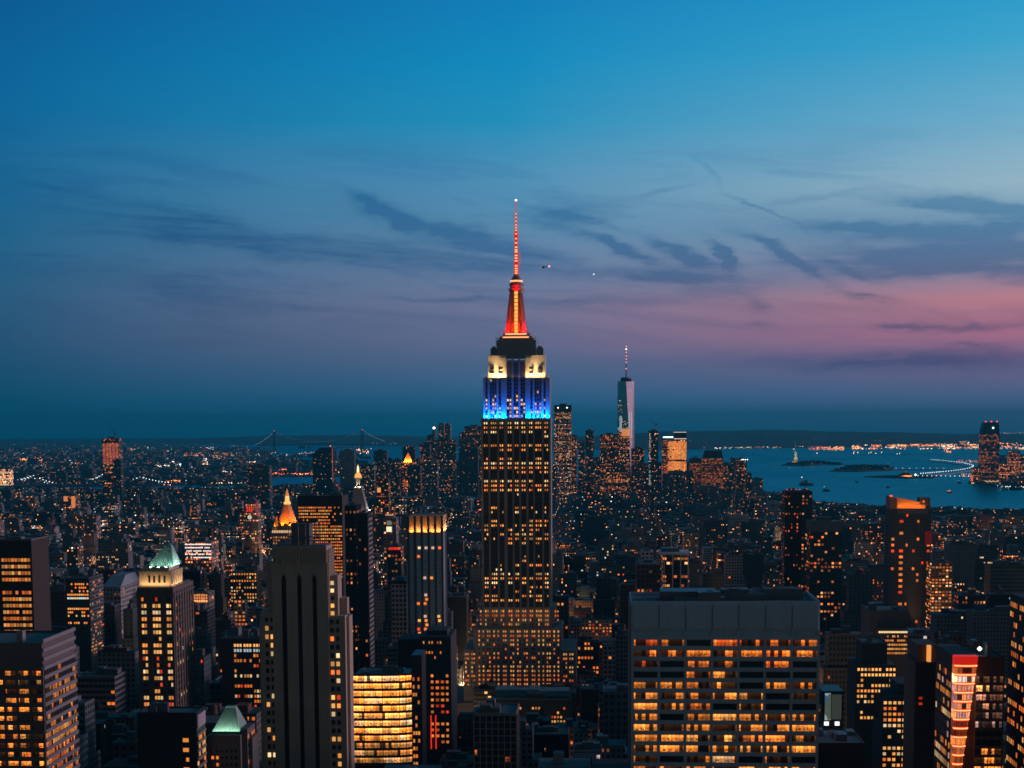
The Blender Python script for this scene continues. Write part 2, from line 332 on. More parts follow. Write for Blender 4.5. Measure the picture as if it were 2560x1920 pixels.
# windows as parts ---------------------------------------------------------------------------------------------------------------
PAL = dict(r=(1, .06, .015), o=(1, .20, .03), a=(1, .31, .05), y=(1, .46, .12), w=(1, .68, .34), c=(.75, .92, 1.0), p=(1, .62, .55))
PANES = {}
def pane(w, h, mat):
    k = (round(w, 1), round(h, 1), mat.name)
    if k not in PANES: PANES[k] = MB().box(-k[0]/2, k[0]/2, -.06, .06, -k[1]/2, k[1]/2, bottom=True).mesh('window', mat)
    return PANES[k]
def litf(seed, prob, pal='ooaayyw', smin=.5, smax=1.6, rowpow=2.0, clump=1):
    rd = random.Random(seed); rows = {}; cl = {}
    def fn(c, r):
        if r not in rows: rows[r] = (rd.random()**rowpow, rd.choice(pal))
        k = (c//clump, r)
        if k not in cl: cl[k] = rd.random()
        if .5*cl[k]+.5*rd.random() < prob*(.45+1.3*rows[r][0]):
            return PAL[rows[r][1] if rd.random() < .55 else rd.choice(pal)], rd.uniform(smin, smax)
    return fn
def windows(t, face, a0, a1, z0, z1, plane, nc, nr, lit, wf=.6, hf=.55, mat=None, cap=100, dark=True, xs=None, out=.05, zrow=None):
    """panes on one face of t: face 'front' (plane is y), 'right' or 'left' (plane is x); the lit ones first, up to cap parts in all, the rest as one part"""
    mat = mat or lit_plain
    cells = []; cwid = (a1-a0)/nc if not xs else None; fh = (z1-z0)/nr
    cols = xs or [(a0+cwid*(i+.5), cwid*wf) for i in range(nc)]
    for r in range(nr):
        for c, (ac, w) in enumerate(cols):
            L = lit(c, r)
            if L or dark: cells.append((L, ac, z1-fh*(r+.5), w, fh*hf))
    cells.sort(key=lambda q: -(q[1] and q[0] is not None and q[0][1] or 0))
    for L, ac, z, w, h in cells:
        if face == 'front': pos, rot = Vector((ac, plane-out, z)), 0
        elif face == 'right': pos, rot = Vector((plane+out, ac, z)), R(90)
        else: pos, rot = Vector((plane-out, ac, z)), R(-90)
        if t.nw < cap:
            o = bpy.data.objects.new('window', pane(w, h, mat if L else glass)); C.objects.link(o); o.parent = t.o
            o.location = pos-t.loc; o.rotation_euler = (0, 0, rot); t.nw += 1
            if L: o.color = (*L[0], min(1, L[1]/4))
        else:
            k = dict(l=(*L[0], L[1]/4) if L else (.001, .001, .001, .0001))
            if face == 'front': t.rest.box(ac-w/2, ac+w/2, plane-out-.06, plane-out+.06, z-h/2, z+h/2, **k)
            else: t.rest.box(pos.x-.06, pos.x+.06, ac-w/2, ac+w/2, z-h/2, z+h/2, **k)
def spot(t, pos, target, power, colr, ang=120, size=1.0, blend=.6, name='floodlight'):
    d = bpy.data.lights.new(name, 'SPOT'); d.energy = power; d.color = colr; d.spot_size = R(ang); d.spot_blend = blend; d.shadow_soft_size = size
    o = bpy.data.objects.new(name, d); C.objects.link(o); o.parent = t.o; o.location = Vector(pos)-t.loc
    o.rotation_euler = (Vector(target)-Vector(pos)).to_track_quat('-Z', 'Y').to_euler(); return o
def strip(t, cx, y, z, w, power, colr, tilt=14, depth=.8, name='floodlight', rot=0):   # row of floodlights shining up a wall that faces -Y
    d = bpy.data.lights.new(name, 'AREA'); d.shape = 'RECTANGLE'; d.size = w; d.size_y = depth; d.energy = power; d.color = colr
    o = bpy.data.objects.new(name, d); C.objects.link(o); o.parent = t.o; o.location = Vector((cx, y, z))-t.loc
    o.rotation_euler = Matrix.Rotation(rot, 3, 'Z').to_euler() if False else (R(180-tilt), 0, rot)
    return o

# ------------------------------------------------------------------ ground, water, hills, islands
def water_mat():
    m, b, pb = new_mat('harbour_water')
    t = b.n('ShaderNodeTexCoord'); mp = b.n('ShaderNodeMapping'); b.put(mp.inputs[0], t.outputs['Object']); mp.inputs['Scale'].default_value = (1/900, 1/2600, 1)
    n = b.noise(mp.outputs[0], 1.5, 5, .6, .5); mp2 = b.n('ShaderNodeMapping'); b.put(mp2.inputs[0], t.outputs['Object']); mp2.inputs['Scale'].default_value = (1/60, 1/25, 1)
    n2 = b.noise(mp2.outputs[0], 1.0, 4, .6)
    bp = b.n('ShaderNodeBump'); bp.inputs['Strength'].default_value = .6; bp.inputs['Distance'].default_value = 6.0; b.put(bp.inputs['Height'], n2)
    gls = b.n('ShaderNodeBsdfGlossy'); gls.inputs['Color'].default_value = (.05, .42, .50, 1); b.put(gls.inputs['Color'], b.mix(b.m('MULTIPLY', b.m('SUBTRACT', n, .35), 2.2, clamp=True), (.03, .36, .44, 1), (.16, .52, .58, 1))); b.put(gls.inputs['Roughness'], b.m('MULTIPLY_ADD', n, .3, .12)); b.put(gls.inputs['Normal'], bp.outputs[0])
    dif = b.n('ShaderNodeBsdfDiffuse'); dif.inputs['Color'].default_value = (.004, .09, .14, 1); lw = b.n('ShaderNodeLayerWeight'); lw.inputs[0].default_value = .5; mx = b.n('ShaderNodeMixShader')
    b.put(mx.inputs[0], b.m('MULTIPLY_ADD', lw.outputs['Facing'], .75, .2)); m.node_tree.links.new(dif.outputs[0], mx.inputs[1]); m.node_tree.links.new(gls.outputs[0], mx.inputs[2])
    out = [q for q in m.node_tree.nodes if q.type == 'OUTPUT_MATERIAL'][0]; m.node_tree.links.new(mx.outputs[0], out.inputs[0]); m.node_tree.nodes.remove(pb); return m
water = water_mat()
def sheet(name, pts, z0, z1, mat):
    mb = MB(); a = [(p[0], p[1], z0) for p in pts]; b = [(p[0], p[1], z1) for p in pts]
    ar = sum(a[i][0]*a[(i+1) % len(a)][1]-a[(i+1) % len(a)][0]*a[i][1] for i in range(len(a)))
    if ar < 0: a.reverse(); b.reverse()
    mb.loft(a, b, top=True); return single(name, mb, mat, kind='structure')
mb = MB()
for i in range(12):
    for j in range(14):
        x0, y0 = -14400+i*2400, -1000+j*2600
        mb.face([(x0, y0, -2), (x0+2400, y0, -2), (x0+2400, y0+2600, -2), (x0, y0+2600, -2)])
single('water', mb, water, kind='structure')
asphalt = wall_mat('asphalt', (.045, .047, .05), .9, .4, .05, 0, False); land = wall_mat('dark_land', (.035, .045, .045), .95, .5, .004, 0, False); wooded = wall_mat('wooded_land', (.03, .045, .04), .95, .5, .03, 0, False)
MANH = [(p.x, p.y) for p in (G(x, y) for x, y in [(-160, 1231), (300, 1231), (560, 1226), (668, 1219), (760, 1216), (880, 1212), (1000, 1206), (1500, 1203), (1872, 1213), (1893, 1228), (1960, 1243), (2030, 1257), (2110, 1270), (2330, 1276), (2760, 1288)])]
MANH += [(3200, 500), (1500, -300), (-1500, -300), (-3200, 500), (-3400, 3500)]
sheet('ground', MANH, -1.8, 0, asphalt)
def gl(*q): return [(p.x, p.y) for p in (G(x, y) for x, y in q)]
sheet('land', gl((-400, 1219), (380, 1214), (560, 1207), (660, 1199), (700, 1192), (860, 1190), (905, 1185), (900, 1166), (780, 1150), (640, 1140), (700, 1128), (560, 1116), (300, 1110), (-400, 1112)), -1.8, 3, land)
sheet('land', gl((2760, 1226), (2560, 1222), (2470, 1212), (2420, 1207), (2440, 1198), (2500, 1187), (2480, 1168), (2760, 1160)), -1.8, 3, land)
sheet('land', gl((2760, 1158), (2480, 1160), (2440, 1154), (2450, 1149), (2560, 1145), (2760, 1143)), -1.8, 3, land)
def inpoly(x, y, poly):
    c = False; n = len(poly); j = n-1
    for i in range(n):
        xi, yi = poly[i]; xj, yj = poly[j]
        if (yi > y) != (yj > y) and x < (xj-xi)*(y-yi)/(yj-yi)+xi: c = not c
        j = i
    return c
# far shore: low land rising to a long wooded ridge across the bay
def hills(name, prof, y0, y1, shore, seed, mat):
    """prof: (px, ridge py) pairs; the ridge stands between y0 and y1 and falls to its shore"""
    rd = random.Random(seed); ph = [rd.uniform(0, 6) for _ in range(6)]
    xs = np.linspace(prof[0][0], prof[-1][0], 90); mb = MB(); rows = []
    ys = np.linspace(0, 1, 9)
    for i, px in enumerate(xs):
        py = np.interp(px, [p[0] for p in prof], [p[1] for p in prof]) + .9*math.sin(px*.021+ph[0])+.6*math.sin(px*.057+ph[1])+.4*math.sin(px*.13+ph[2])
        ys0 = G(px, np.interp(px, [p[0] for p in shore], [p[1] for p in shore])).y
        row = []
        for k, t in enumerate(ys):
            Y = ys0+(y1-ys0)*t; zr = PZ(py, y1, px)
            z = -1.8+(zr+1.8)*(t**.8)*(1+.10*math.sin(7*t+px*.01+ph[3])*(1-t))
            row.append((PX(px, Y), Y, max(z, -1.8)))
        row.append((row[-1][0], y1+1500, -1.8)); rows.append(row)
    for i in range(len(rows)-1):
        for k in range(len(rows[0])-1): mb.face([rows[i][k], rows[i+1][k], rows[i+1][k+1], rows[i][k+1]])
    return single(name, mb, mat, kind='structure', smooth=False)
hills('hills', [(1180, 1096), (1500, 1090), (1640, 1080), (1790, 1076), (1900, 1075), (2080, 1078), (2300, 1083), (2620, 1088)], 20000, 24000, [(1180, 1123), (1640, 1125), (1900, 1121), (2100, 1118), (2620, 1112)], 3, wooded)
hills('hills', [(-60, 1100), (300, 1098), (560, 1094), (700, 1089), (820, 1087), (1000, 1090), (1200, 1095)], 20000, 27000, [(-60, 1112), (560, 1110), (800, 1112), (1200, 1118)], 5, wooded)
def island(pl, h, mat=wooded):
    p = gl(*pl); cx = sum(a for a, _ in p)/len(p); cy = sum(b for _, b in p)/len(p); rd = random.Random(int(cx))
    mb = MB(); a = [(x, y, -1.9) for x, y in p]; b = [(x, y, 2) for x, y in p]
    ar = sum(a[i][0]*a[(i+1) % len(a)][1]-a[(i+1) % len(a)][0]*a[i][1] for i in range(len(a)))
    if ar < 0: a.reverse(); b.reverse()
    mb.loft(a, b, top=True)
    for i in range(170):                                   # tree crowns and low roofs along the island
        t = rd.random(); k = rd.randrange(len(p)); q = p[k]; s = rd.uniform(.05, .8)
        x, y = cx+(q[0]-cx)*s+rd.uniform(-20, 20), cy+(q[1]-cy)*s*.9
        r = rd.uniform(9, 22); hh = h*rd.uniform(.5, 1)*(1-.6*s); mb.loft(mb.ring(x, y, 1, r, 6), mb.ring(x+rd.uniform(-5, 5), y, 1+hh, r*.6, 6))
    return single('island', mb, mat, kind='structure')
island([(1952, 1163), (2010, 1165), (2070, 1161), (2110, 1161), (2060, 1155), (1985, 1156)], 24)
island([(2075, 1178), (2150, 1179), (2230, 1176), (2236, 1168), (2150, 1165), (2105, 1168)], 26)
island([(2160, 1192), (2250, 1195), (2330, 1195), (2350, 1190), (2260, 1189), (2190, 1190)], 7)
# curved waterfront promenade with its lamps
prom = [(2328, 1153.5), (2352, 1155.5), (2372, 1158), (2392, 1160.5), (2410, 1163), (2424, 1166), (2433, 1169), (2432, 1172.5), (2424, 1175.5), (2412, 1178.5), (2396, 1181), (2378, 1183.5), (2358, 1185.5), (2336, 1187.5), (2314, 1189.5), (2296, 1190.5)]
pp = gl(*prom); mb = MB(); off = []
for i, (x, y) in enumerate(pp):
    a = pp[max(0, i-1)]; b = pp[min(len(pp)-1, i+1)]; d = Vector((b[0]-a[0], b[1]-a[1])).normalized(); off.append((-d.y*16, d.x*16))
for i in range(len(pp)-1):
    q = [(pp[i][0]-off[i][0], pp[i][1]-off[i][1]), (pp[i+1][0]-off[i+1][0], pp[i+1][1]-off[i+1][1]), (pp[i+1][0]+off[i+1][0], pp[i+1][1]+off[i+1][1]), (pp[i][0]+off[i][0], pp[i][1]+off[i][1])]
    a = [(*k, -1.9) for k in q]; b = [(*k, 3) for k in q]; mb.loft(a, b)
single('promenade', mb, concrete, kind='structure')
lamp_me = MB(); lamp_me.bar((0, 0, 0), (0, 0, 9), .4, mi=0); lamp_me.octa((0, 0, 10.3), 2.5, mi=1); lamp_me = lamp_me.mesh('street_lamp', [dark_steel, cool_lamp])
def lamp_post(x, y, z, label, group, s=1):
    o = bpy.data.objects.new('street_lamp', lamp_me); C.objects.link(o); o.location = (x, y, z); o.scale = (s, s, s); tag(o, label, 'street lamp', group)
acc = 0
for i in range(len(pp)-1):
    L = math.hypot(pp[i+1][0]-pp[i][0], pp[i+1][1]-pp[i][1]); n = max(2, round(abs(prom[i+1][0]-prom[i][0])/7+abs(prom[i+1][1]-prom[i][1])/5))
    for k in range(n):
        t = k/n; lamp_post(pp[i][0]+(pp[i+1][0]-pp[i][0])*t, pp[i][1]+(pp[i+1][1]-pp[i][1])*t, 3, 'white street lamp in the line along the curved waterfront promenade', 'lamps along the curved promenade')
for k in range(12):
    q = G(2295+k*11.5, 1194+.1*k); lamp_post(q.x, q.y, 1, 'small white lamp in the straight row on the low pier beside the orange-lit terminal', 'lamps on the low pier', .8)
for k in range(8):
    q = G(2240+k*17, 1173.5); lamp_post(q.x, q.y, -1, 'faint white lamp in the sparse row on the causeway to the long dark island', 'lamps on the causeway', .7)
mb = MB(); a = G(2236, 1174.5); b = G(2400, 1173.5); mb.box(a.x, b.x, a.y-10, a.y+10, -1.9, 2); single('causeway', mb, concrete, kind='structure')
for k in range(6):
    q = P(2338+k*12, 1275-k*.3, 4750); lamp_post(q.x, 4750, q.z-9, 'bright white lamp in the row of six along the river pier', 'lamps along the river pier', 1.25)

# ------------------------------------------------------------------ named buildings
FOOT = []; LM = []
def reg(x0, x1, y0, y1, pxl, pxr, pyt, ybot, short=None):
    FOOT.append((x0, x1, y0, y1, pxl, pxr, pyt, ybot))
    if short: LM.append((short, (pxl+pxr)/2, (pyt+min(ybot, 1920))/2, pxl, pxr, pyt, min(ybot, 1920)))
def W(x0, px, Y): return PX(px, Y)

# ---- the red, white and blue tower
def main_tower():
    Y = 1290; k = Y/4050*1.0; cx = PX(1290.5, Y)
    z = lambda py: PZ(py, Y, 1291)
    w = lambda pxw: pxw*Y/4050/math.cos(_y)*1.0
    t = T('skyscraper', 'tallest tower, floodlit red, white and blue, with a glowing red mast and spire', 'skyscraper', (cx, Y+20, 0))
    wall = MB(); D = 41
    def tier(hw, y0, y1, za, zb, notch=None): wall.box(cx-hw, cx+hw, Y+y0, Y+y1, za, zb)
    h = w(87)
    tier(h, 0, D, 60, z(1046))                                                   # long shaft
    wall.box(cx-w(97), cx+w(97), Y+2, Y+D+6, 40, z(1522))
    wall.box(cx-w(110), cx+w(114), Y-3, Y+D+14, 20, z(1570))
    wall.box(cx-w(134), cx-w(108), Y-7, Y+D+22, 0, z(1622)); wall.box(cx+w(112), cx+w(150), Y-7, Y+D+22, 0, z(1622))
    wall.box(cx-w(180), cx+w(185), Y-12, Y+D+30, 0, z(1752))
    # piers: slim vertical ribs between the window columns of the shaft and of the setbacks
    zw = lambda x: cx+((x/4.74+1130)-1289.5)*Y/4050
    groups = [(372, 425, 2), (455, 530, 3), (560, 610, 2), (655, 710, 2), (740, 790, 2), (820, 875, 2), (910, 957, 2), (985, 1062, 3), (1093, 1143, 2)]
    cols = []
    for a, b, n in groups:
        for i in range(n):
            ww = (b-a)/n; cols.append((zw(a+ww*(i+.5)), w(ww/4.74*.52)))
    edges = [345] + [x for g in zip(groups[:-1], groups[1:]) for x in ((g[0][1]+8, g[1][0]-8),)] + [1170]
    for e in edges[1:-1]: wall.box(zw(e[0]), zw(e[1]), Y-.9, Y, z(1520), z(1050))
    wall.box(zw(345), zw(364), Y-.9, Y, z(1520), z(1050)); wall.box(zw(1151), zw(1172), Y-.9, Y, z(1520), z(1050))
    for e in ((640, 650), (884, 896)): wall.box(zw(e[0]-4), zw(e[1]+4), Y-1.6, Y-.9, z(1500), z(1048))
    wall.box(cx-h-.3, cx+h+.3, Y-1.2, Y+D, z(1052), z(1046))                     # ledge below the blue zone
    t.part('wall', wall, stone)
    wb = MB()
    for a, b, n in groups: wb.box(zw(a)-.25, zw(b)+.25, Y-.1, Y, z(1518), z(1051))
    t.part('window_band', wb, wall_mat('shaft_spandrel', (.06, .06, .06), .6))
    # blue zone: two corner wings and a recessed middle, vertical piers between dark window bands
    blue = MB(); za, zb = z(1046), z(944); L = lambda x: cx+(x/5.53+1130-1290.0)*Y/4050
    yb = Y+4.0
    for a, b in ((432, 757), (1016, 1358)): blue.box(L(a), L(b), yb, yb+32, za, zb)
    blue.box(L(757), L(1016), yb+2.5, yb+30, za, z(900))
    piers = [(432, 462), (495, 522), (620, 645), (683, 757), (1016, 1085), (1120, 1143), (1242, 1270), (1300, 1358)]
    for a, b in piers: blue.box(L(a), L(b), yb-.9, yb, za, zb-1)
    for a, b in ((826, 852), (918, 945)): blue.box(L(a), L(b), yb+1.6, yb+2.5, za, z(893))
    bl = t.part('setback_wall', blue, wall_mat('pale_limestone', (.34, .32, .30)))
    bands = MB()
    for a, b in ((462, 495), (522, 620), (645, 683), (1085, 1120), (1143, 1242), (1270, 1300)): bands.box(L(a), L(b), yb-.15, yb, za, zb-3)
    for a, b in ((757, 826), (852, 918), (945, 1016)): bands.box(L(a), L(b), yb+2.35, yb+2.5, za, z(905))
    t.part('window_band', bands, wall_mat('spandrel_metal', (.10, .10, .11), .6))
    # white zone
    wh = MB(); zc = z(887); yw = yb+5
    for q in (((497, 752), (660, 752), (450, 497)), ((1014, 1290), (1014, 1100), (1290, 1340))):
        wh = MB(); wh.box(L(q[0][0]), L(q[0][1]), yw, yw+24, zb, zc); wh.box(L(q[1][0]), L(q[1][1]), yw-1, yw, zb, zc-2)
        wh.box(L(q[2][0]), L(q[2][1]), yw+3, yw+22, zb, z(938)); t.part('shoulder_wall', wh, whitem)
    wh = MB()
    for x in (790, 832, 925, 965): wh.box(L(x), L(x+22), yw+1.5, yw+4, zb, z(898))
    t.part('rib', wh, stone, kind='stuff')
    win = MB()
    for a, b in ((520, 570), (640, 695), (1065, 1115), (1190, 1250)):
        for zz in (z(922), z(932)):
            for i in range(2):
                x = L(a)+(L(b)-L(a))*(.1+.5*i); win.box(x, x+1.6, yw-1.12, yw+.1, zz, zz+1.7)
    t.part('window', win, glass, kind='stuff')
    # observation deck block
    dk = MB(); dk.box(L(612), L(1160), yw+3, yw+22, z(893), z(848)); dk.box(L(640), L(1130), yw+5, yw+20, z(848), z(843))
    dk.box(L(525), L(600), yw+6, yw+18, z(893), z(868)); dk.box(L(1170), L(1262), yw+6, yw+18, z(893), z(868))
    dk.box(L(545), L(590), yw+8, yw+16, z(868), z(863)); dk.box(L(1180), L(1240), yw+8, yw+16, z(868), z(863))
    for i in range(14):
        x = L(620)+(L(1150)-L(620))*i/13; dk.bar((x, yw+2.8, z(848)), (x, yw+2.8, z(842)), .12)
    dk.bar((L(612), yw+2.8, z(843)), (L(1160), yw+2.8, z(843)), .12)
    t.part('observation_deck', dk, wall_mat('deck_metal', (.22, .25, .26), .6))
    # lit mast
    yc = yw+13; ma = MB()
    ma.box(L(660), L(1112), yc-9, yc+9, z(843), z(838)); ma.box(L(700), L(1075), yc-8, yc+8, z(838), z(830))
    t.part('mast_base', ma, alum)
    mm = MB()
    prof = [(830, 142), (822, 132), (808, 120), (790, 108), (770, 100), (745, 97), (722, 96)]
    for (ya, wa), (yb2, wb) in zip(prof[:-1], prof[1:]):
        ra, rb = wa/5.53*Y/4050, wb/5.53*Y/4050
        mm.loft(mm.ring(cx, yc, z(ya), ra, 12, R(15)), mm.ring(cx, yc, z(yb2), rb, 12, R(15)), top=False)
    t.part('mast', mm, wall_mat('mast_metal', (.34, .22, .21), .5))
    fins = MB()                                                                 # four winged buttresses
    for s in (-1, 1):
        for q in (.46,):
            fins.loft([(cx+s*5.6, yc-11.6, z(830)), (cx+s*8.8, yc-9.6, z(830)), (cx+s*7.0, yc-4, z(830)), (cx+s*3.8, yc-4, z(830))][::s], [(cx+s*3.6, yc-7.2, z(728)), (cx+s*5.3, yc-6.2, z(728)), (cx+s*5.3, yc-3, z(728)), (cx+s*3.6, yc-3, z(728))][::s])
    t.part('buttress', fins, wall_mat('mast_metal', (.34, .22, .21), .5))
    gl_ = MB()
    for i in range(11):                                                         # lit glass strip of the mast
        za_, zb_ = z(829-i*9.7), z(829-i*9.7-7.6); r0 = np.interp(829-i*9.7, [722, 770, 808, 830], [5.7, 5.9, 7.0, 8.3])
        gl_.box(cx-1.3, cx+1.3, yc-r0-.6, yc-r0+.4, za_, zb_)
    t.part('lit_glazing', gl_, emit_mat('mast_glazing', (1, .46, .07), 1.25), kind='stuff')
    bd = MB(); bd.box(L(735), L(1030), yc-8.2, yc-8.05, z(834), z(831)); bd.box(L(700), L(1060), yc-9.2, yc-9.05, z(842.5), z(839.5))
    t.part('light_band', bd, emit_mat('band_red', (1, .30, .12), 2.2))
    top = MB(); r = lambda q: q/5.53*Y/4050/2
    top.cyl(cx, yc, z(722), z(716), r(212), r(222), 16); top.cyl(cx, yc, z(716), z(707), r(180), r(180), 16); top.cyl(cx, yc, z(707), z(704), r(212), r(200), 16)
    t.part('gallery', top, wall_mat('mast_metal', (.34, .22, .21), .5))
    dm = MB(); dm.cyl(cx, yc, z(704), z(699), r(165), r(160), 16); dm.cyl(cx, yc, z(695), z(688), r(160), r(120), 16); dm.cyl(cx, yc, z(688), z(680), r(110), r(66), 16)
    t.part('dome', dm, wall_mat('mast_metal', (.34, .22, .21), .5))
    bd2 = MB(); bd2.cyl(cx, yc, z(699), z(695), r(172), r(172), 16); t.part('light_band', bd2, emit_mat('band_red2', (1, .34, .13), 2.0))
    an = MB()
    seg = [(680, 656, 74), (656, 655, 96), (655, 622, 56), (622, 590, 48), (590, 568, 56), (568, 545, 34), (545, 522, 26), (522, 493, 12)]
    for a, b, q in seg: an.cyl(cx, yc, z(a), z(b), r(q), r(q*.86), 8)
    an.bar((cx+r(96), yc, z(656)), (cx+r(96), yc, z(622)), .28)
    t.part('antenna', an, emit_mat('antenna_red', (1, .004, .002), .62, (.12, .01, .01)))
    ad_ = MB()
    for i, py in enumerate([526, 535, 545, 554, 561, 568, 577, 589, 600, 611, 618, 623, 632, 639, 646, 658, 665, 671, 677]):
        rr = np.interp(py, [526, 570, 620, 650, 680], [.35, .5, .95, 1.0, 1.0]); ad_.box(cx-rr, cx+rr, yc-r(np.interp(py, [526, 568, 590, 655, 680], [24, 40, 54, 56, 74]))-.5, yc, z(py+1.6), z(py-1.6))
    t.part('antenna_lamp', ad_, emit_mat('antenna_lamp', (1, .36, .14), 2.2), kind='stuff')
    bc = MB(); bc.octa((cx, yc, z(491)), 1.1); t.part('beacon', bc, emit_mat('beacon', (1, .75, .7), 2.5))
    ae = MB(); rd = random.Random(4)                                             # small aerials round the deck
    for x in (600, 625, 700, 735, 760, 1000, 1045, 1075, 1085, 1150, 1185): ae.bar((L(x), yc-rd.uniform(2, 9), z(848 if 640 < x < 1120 else 862)), (L(x), yc-5, z(rd.uniform(812, 835) if 690 < x < 1090 else rd.uniform(838, 846))), .14)
    ae.bar((L(765), yc-6, z(838)), (L(765), yc-6, z(775)), .3); ae.bar((L(765), yc-6, z(785)), (L(795), yc-6, z(785)), .2)
    t.part('aerial', ae, dark_steel)
    # windows: the largest lit ones as parts, the rest of the facade as one
    rd = random.Random(11)
    pat = [.97, .85, .62, .3, .14, .98, .7, .05, .42, .85, .88, .4, .1, .78, .85, .9, .18, .02, .28, .32, .22, .06, .62, .75, .35, .5, .66, .3, .03, .12, .24, .4, .35, .2, .55, .75, .45, .6, .28, .55, .62]
    rowpal = [rd.choice(['yywa', 'aoyy', 'ooay', 'ywwy', 'aaoy']) for _ in range(90)]
    cl = {}
    def lit(c, rr):
        g = 0; k_ = c
        for gi, (a, b, n) in enumerate(groups):
            if k_ < n: g = gi; break
            k_ -= n
        q = cl.setdefault((g, rr), rd.random())
        if .75*q+.25*rd.random() < pat[rr % 41]*.98: return PAL[rd.choice(rowpal[rr])], rd.choice([.45, .7, 1.0, 1.3, 1.7])
    windows(t, 'front', 0, 1, z(1052+41*11.08), z(1052), Y, 19, 41, lit, hf=.46, xs=cols, cap=60, dark=True, out=.2)
    xsb = [(L(x), w(3.3)) for x in (478, 540, 570, 602, 662, 1102, 1160, 1190, 1225, 1285)]; xsc = [(L(x), w(4.2)) for x in (772, 808, 868, 900, 965, 998)]
    pb_ = [.1, .0, .12, .06, .3, .5, .5, .8, .75, .6]
    def litb(c, rr): 
        if rd.random() < pb_[rr]*.8: return PAL[rd.choice('wwyy')], rd.choice([.6, .9, 1.2])
    windows(t, 'front', 0, 1, z(1045), z(945), yb, 10, 10, litb, hf=.55, xs=xsb, cap=80, dark=True, out=.22)
    windows(t, 'front', 0, 1, z(1045), z(945), yb+2.5, 6, 10, litb, hf=.55, xs=xsc, cap=100, dark=True, out=.22)
    lo = litf(5, .72, 'ooaayy', .3, .95, .8)
    xq = lambda q: [(cx+((x/4.74+1130)-1289.5)*Y/4050, w(3.5)) for x in q]
    windows(t, 'front', 0, 1, z(1566), z(1522), Y+.0-.9, 17, 4, lo, hf=.48, xs=cols, dark=True, out=.1)
    windows(t, 'front', 0, 1, z(1566), z(1524), Y+2, 4, 4, lo, hf=.48, xs=xq((322, 350, 1222, 1250)), dark=True)
    windows(t, 'front', 0, 1, z(1714), z(1572), Y-3, 20, 13, lo, hf=.46, xs=xq((305, 355, 408, 432, 485, 535, 600, 625, 688, 716, 770, 797, 852, 880, 945, 970, 1022, 1076, 1125, 1155, 1207, 1257)), dark=True)
    windows(t, 'front', 0, 1, z(1714), z(1627), Y-7, 8, 8, lo, hf=.46, xs=xq((148, 175, 222, 248, 1325, 1352, 1398, 1427)), dark=True)
    t.done()
    # floodlights standing on the setback ledges
    BLUE = (.0, .10, 1); WARM = (1, .58, .24); RED = (1, .0, .0)
    for a, b in ((440, 750), (1022, 1352)):
        wd = L(b)-L(a)
        strip(t, (L(a)+L(b))/2, yb-3.2, za+.4, wd, 15000, BLUE, 10, .8); strip(t, (L(a)+L(b))/2, yb-2.0, za+.3, wd, 5200, (.0, .55, 1), 14, .6)
        for i in range(4): x = L(a)+wd*(i+.5)/4; spot(t, (x, yb-3.6, za+.5), (x, yb, za+13), 20000, BLUE, 62, .5, 1)
    strip(t, (L(760)+L(1012))/2, yb+.6, za+.4, 12, 1500, BLUE, 8, .6)
    for x in (L(800), L(885), L(970)): spot(t, (x, yb-1.8, za+.5), (x, yb+2, za+19), 16000, BLUE, 60, .5, 1)
    for a, b in ((500, 748), (1018, 1288)): strip(t, (L(a)+L(b))/2, yw-3.4, zb+.6, (L(b)-L(a))*.9, 3300, WARM, 24, 1.0); spot(t, (L(a)+(L(b)-L(a))*.3, yw-4, zb+.6), (L(a)+(L(b)-L(a))*.4, yw, zc-2), 9000, WARM, 60, .5, 1); spot(t, (L(a)+(L(b)-L(a))*.7, yw-4, zb+.6), (L(a)+(L(b)-L(a))*.6, yw, zc-2), 9000, WARM, 60, .5, 1)
    strip(t, L(885), yb+1.2, zb+.6, 12, 50, WARM, 12, .6)
    for x in (560, 1225): spot(t, (L(x), yw+2, z(891)), (L(x), yw+6, z(872)), 1500, (1, .42, .16), 90, .5)
    for s in (-1, 1):
        spot(t, (cx+s*6.8, yc-13.0, z(836)), (cx+s*4, yc-4, z(765)), 56000, RED, 80, .6); spot(t, (cx+s*5.6, yc-13.0, z(836)), (cx+s*4.5, yc-5, z(812)), 5000, (1, .09, .0), 60, .5)
        spot(t, (cx+s*13, yc-6, z(838)), (cx+s*3, yc, z(775)), 50000, RED, 70, .5)
    spot(t, (cx, yc-16, z(846)), (cx, yc-4, z(770)), 22000, RED, 70, .5)
    spot(t, (cx, yc-9, z(722)), (cx, yc, z(692)), 6000, RED, 110, .5)
    reg(cx-w(180), cx+w(185), Y-14, Y+75, 1157, 1440, 488, 1712, 'red-spired tower')
main_tower()

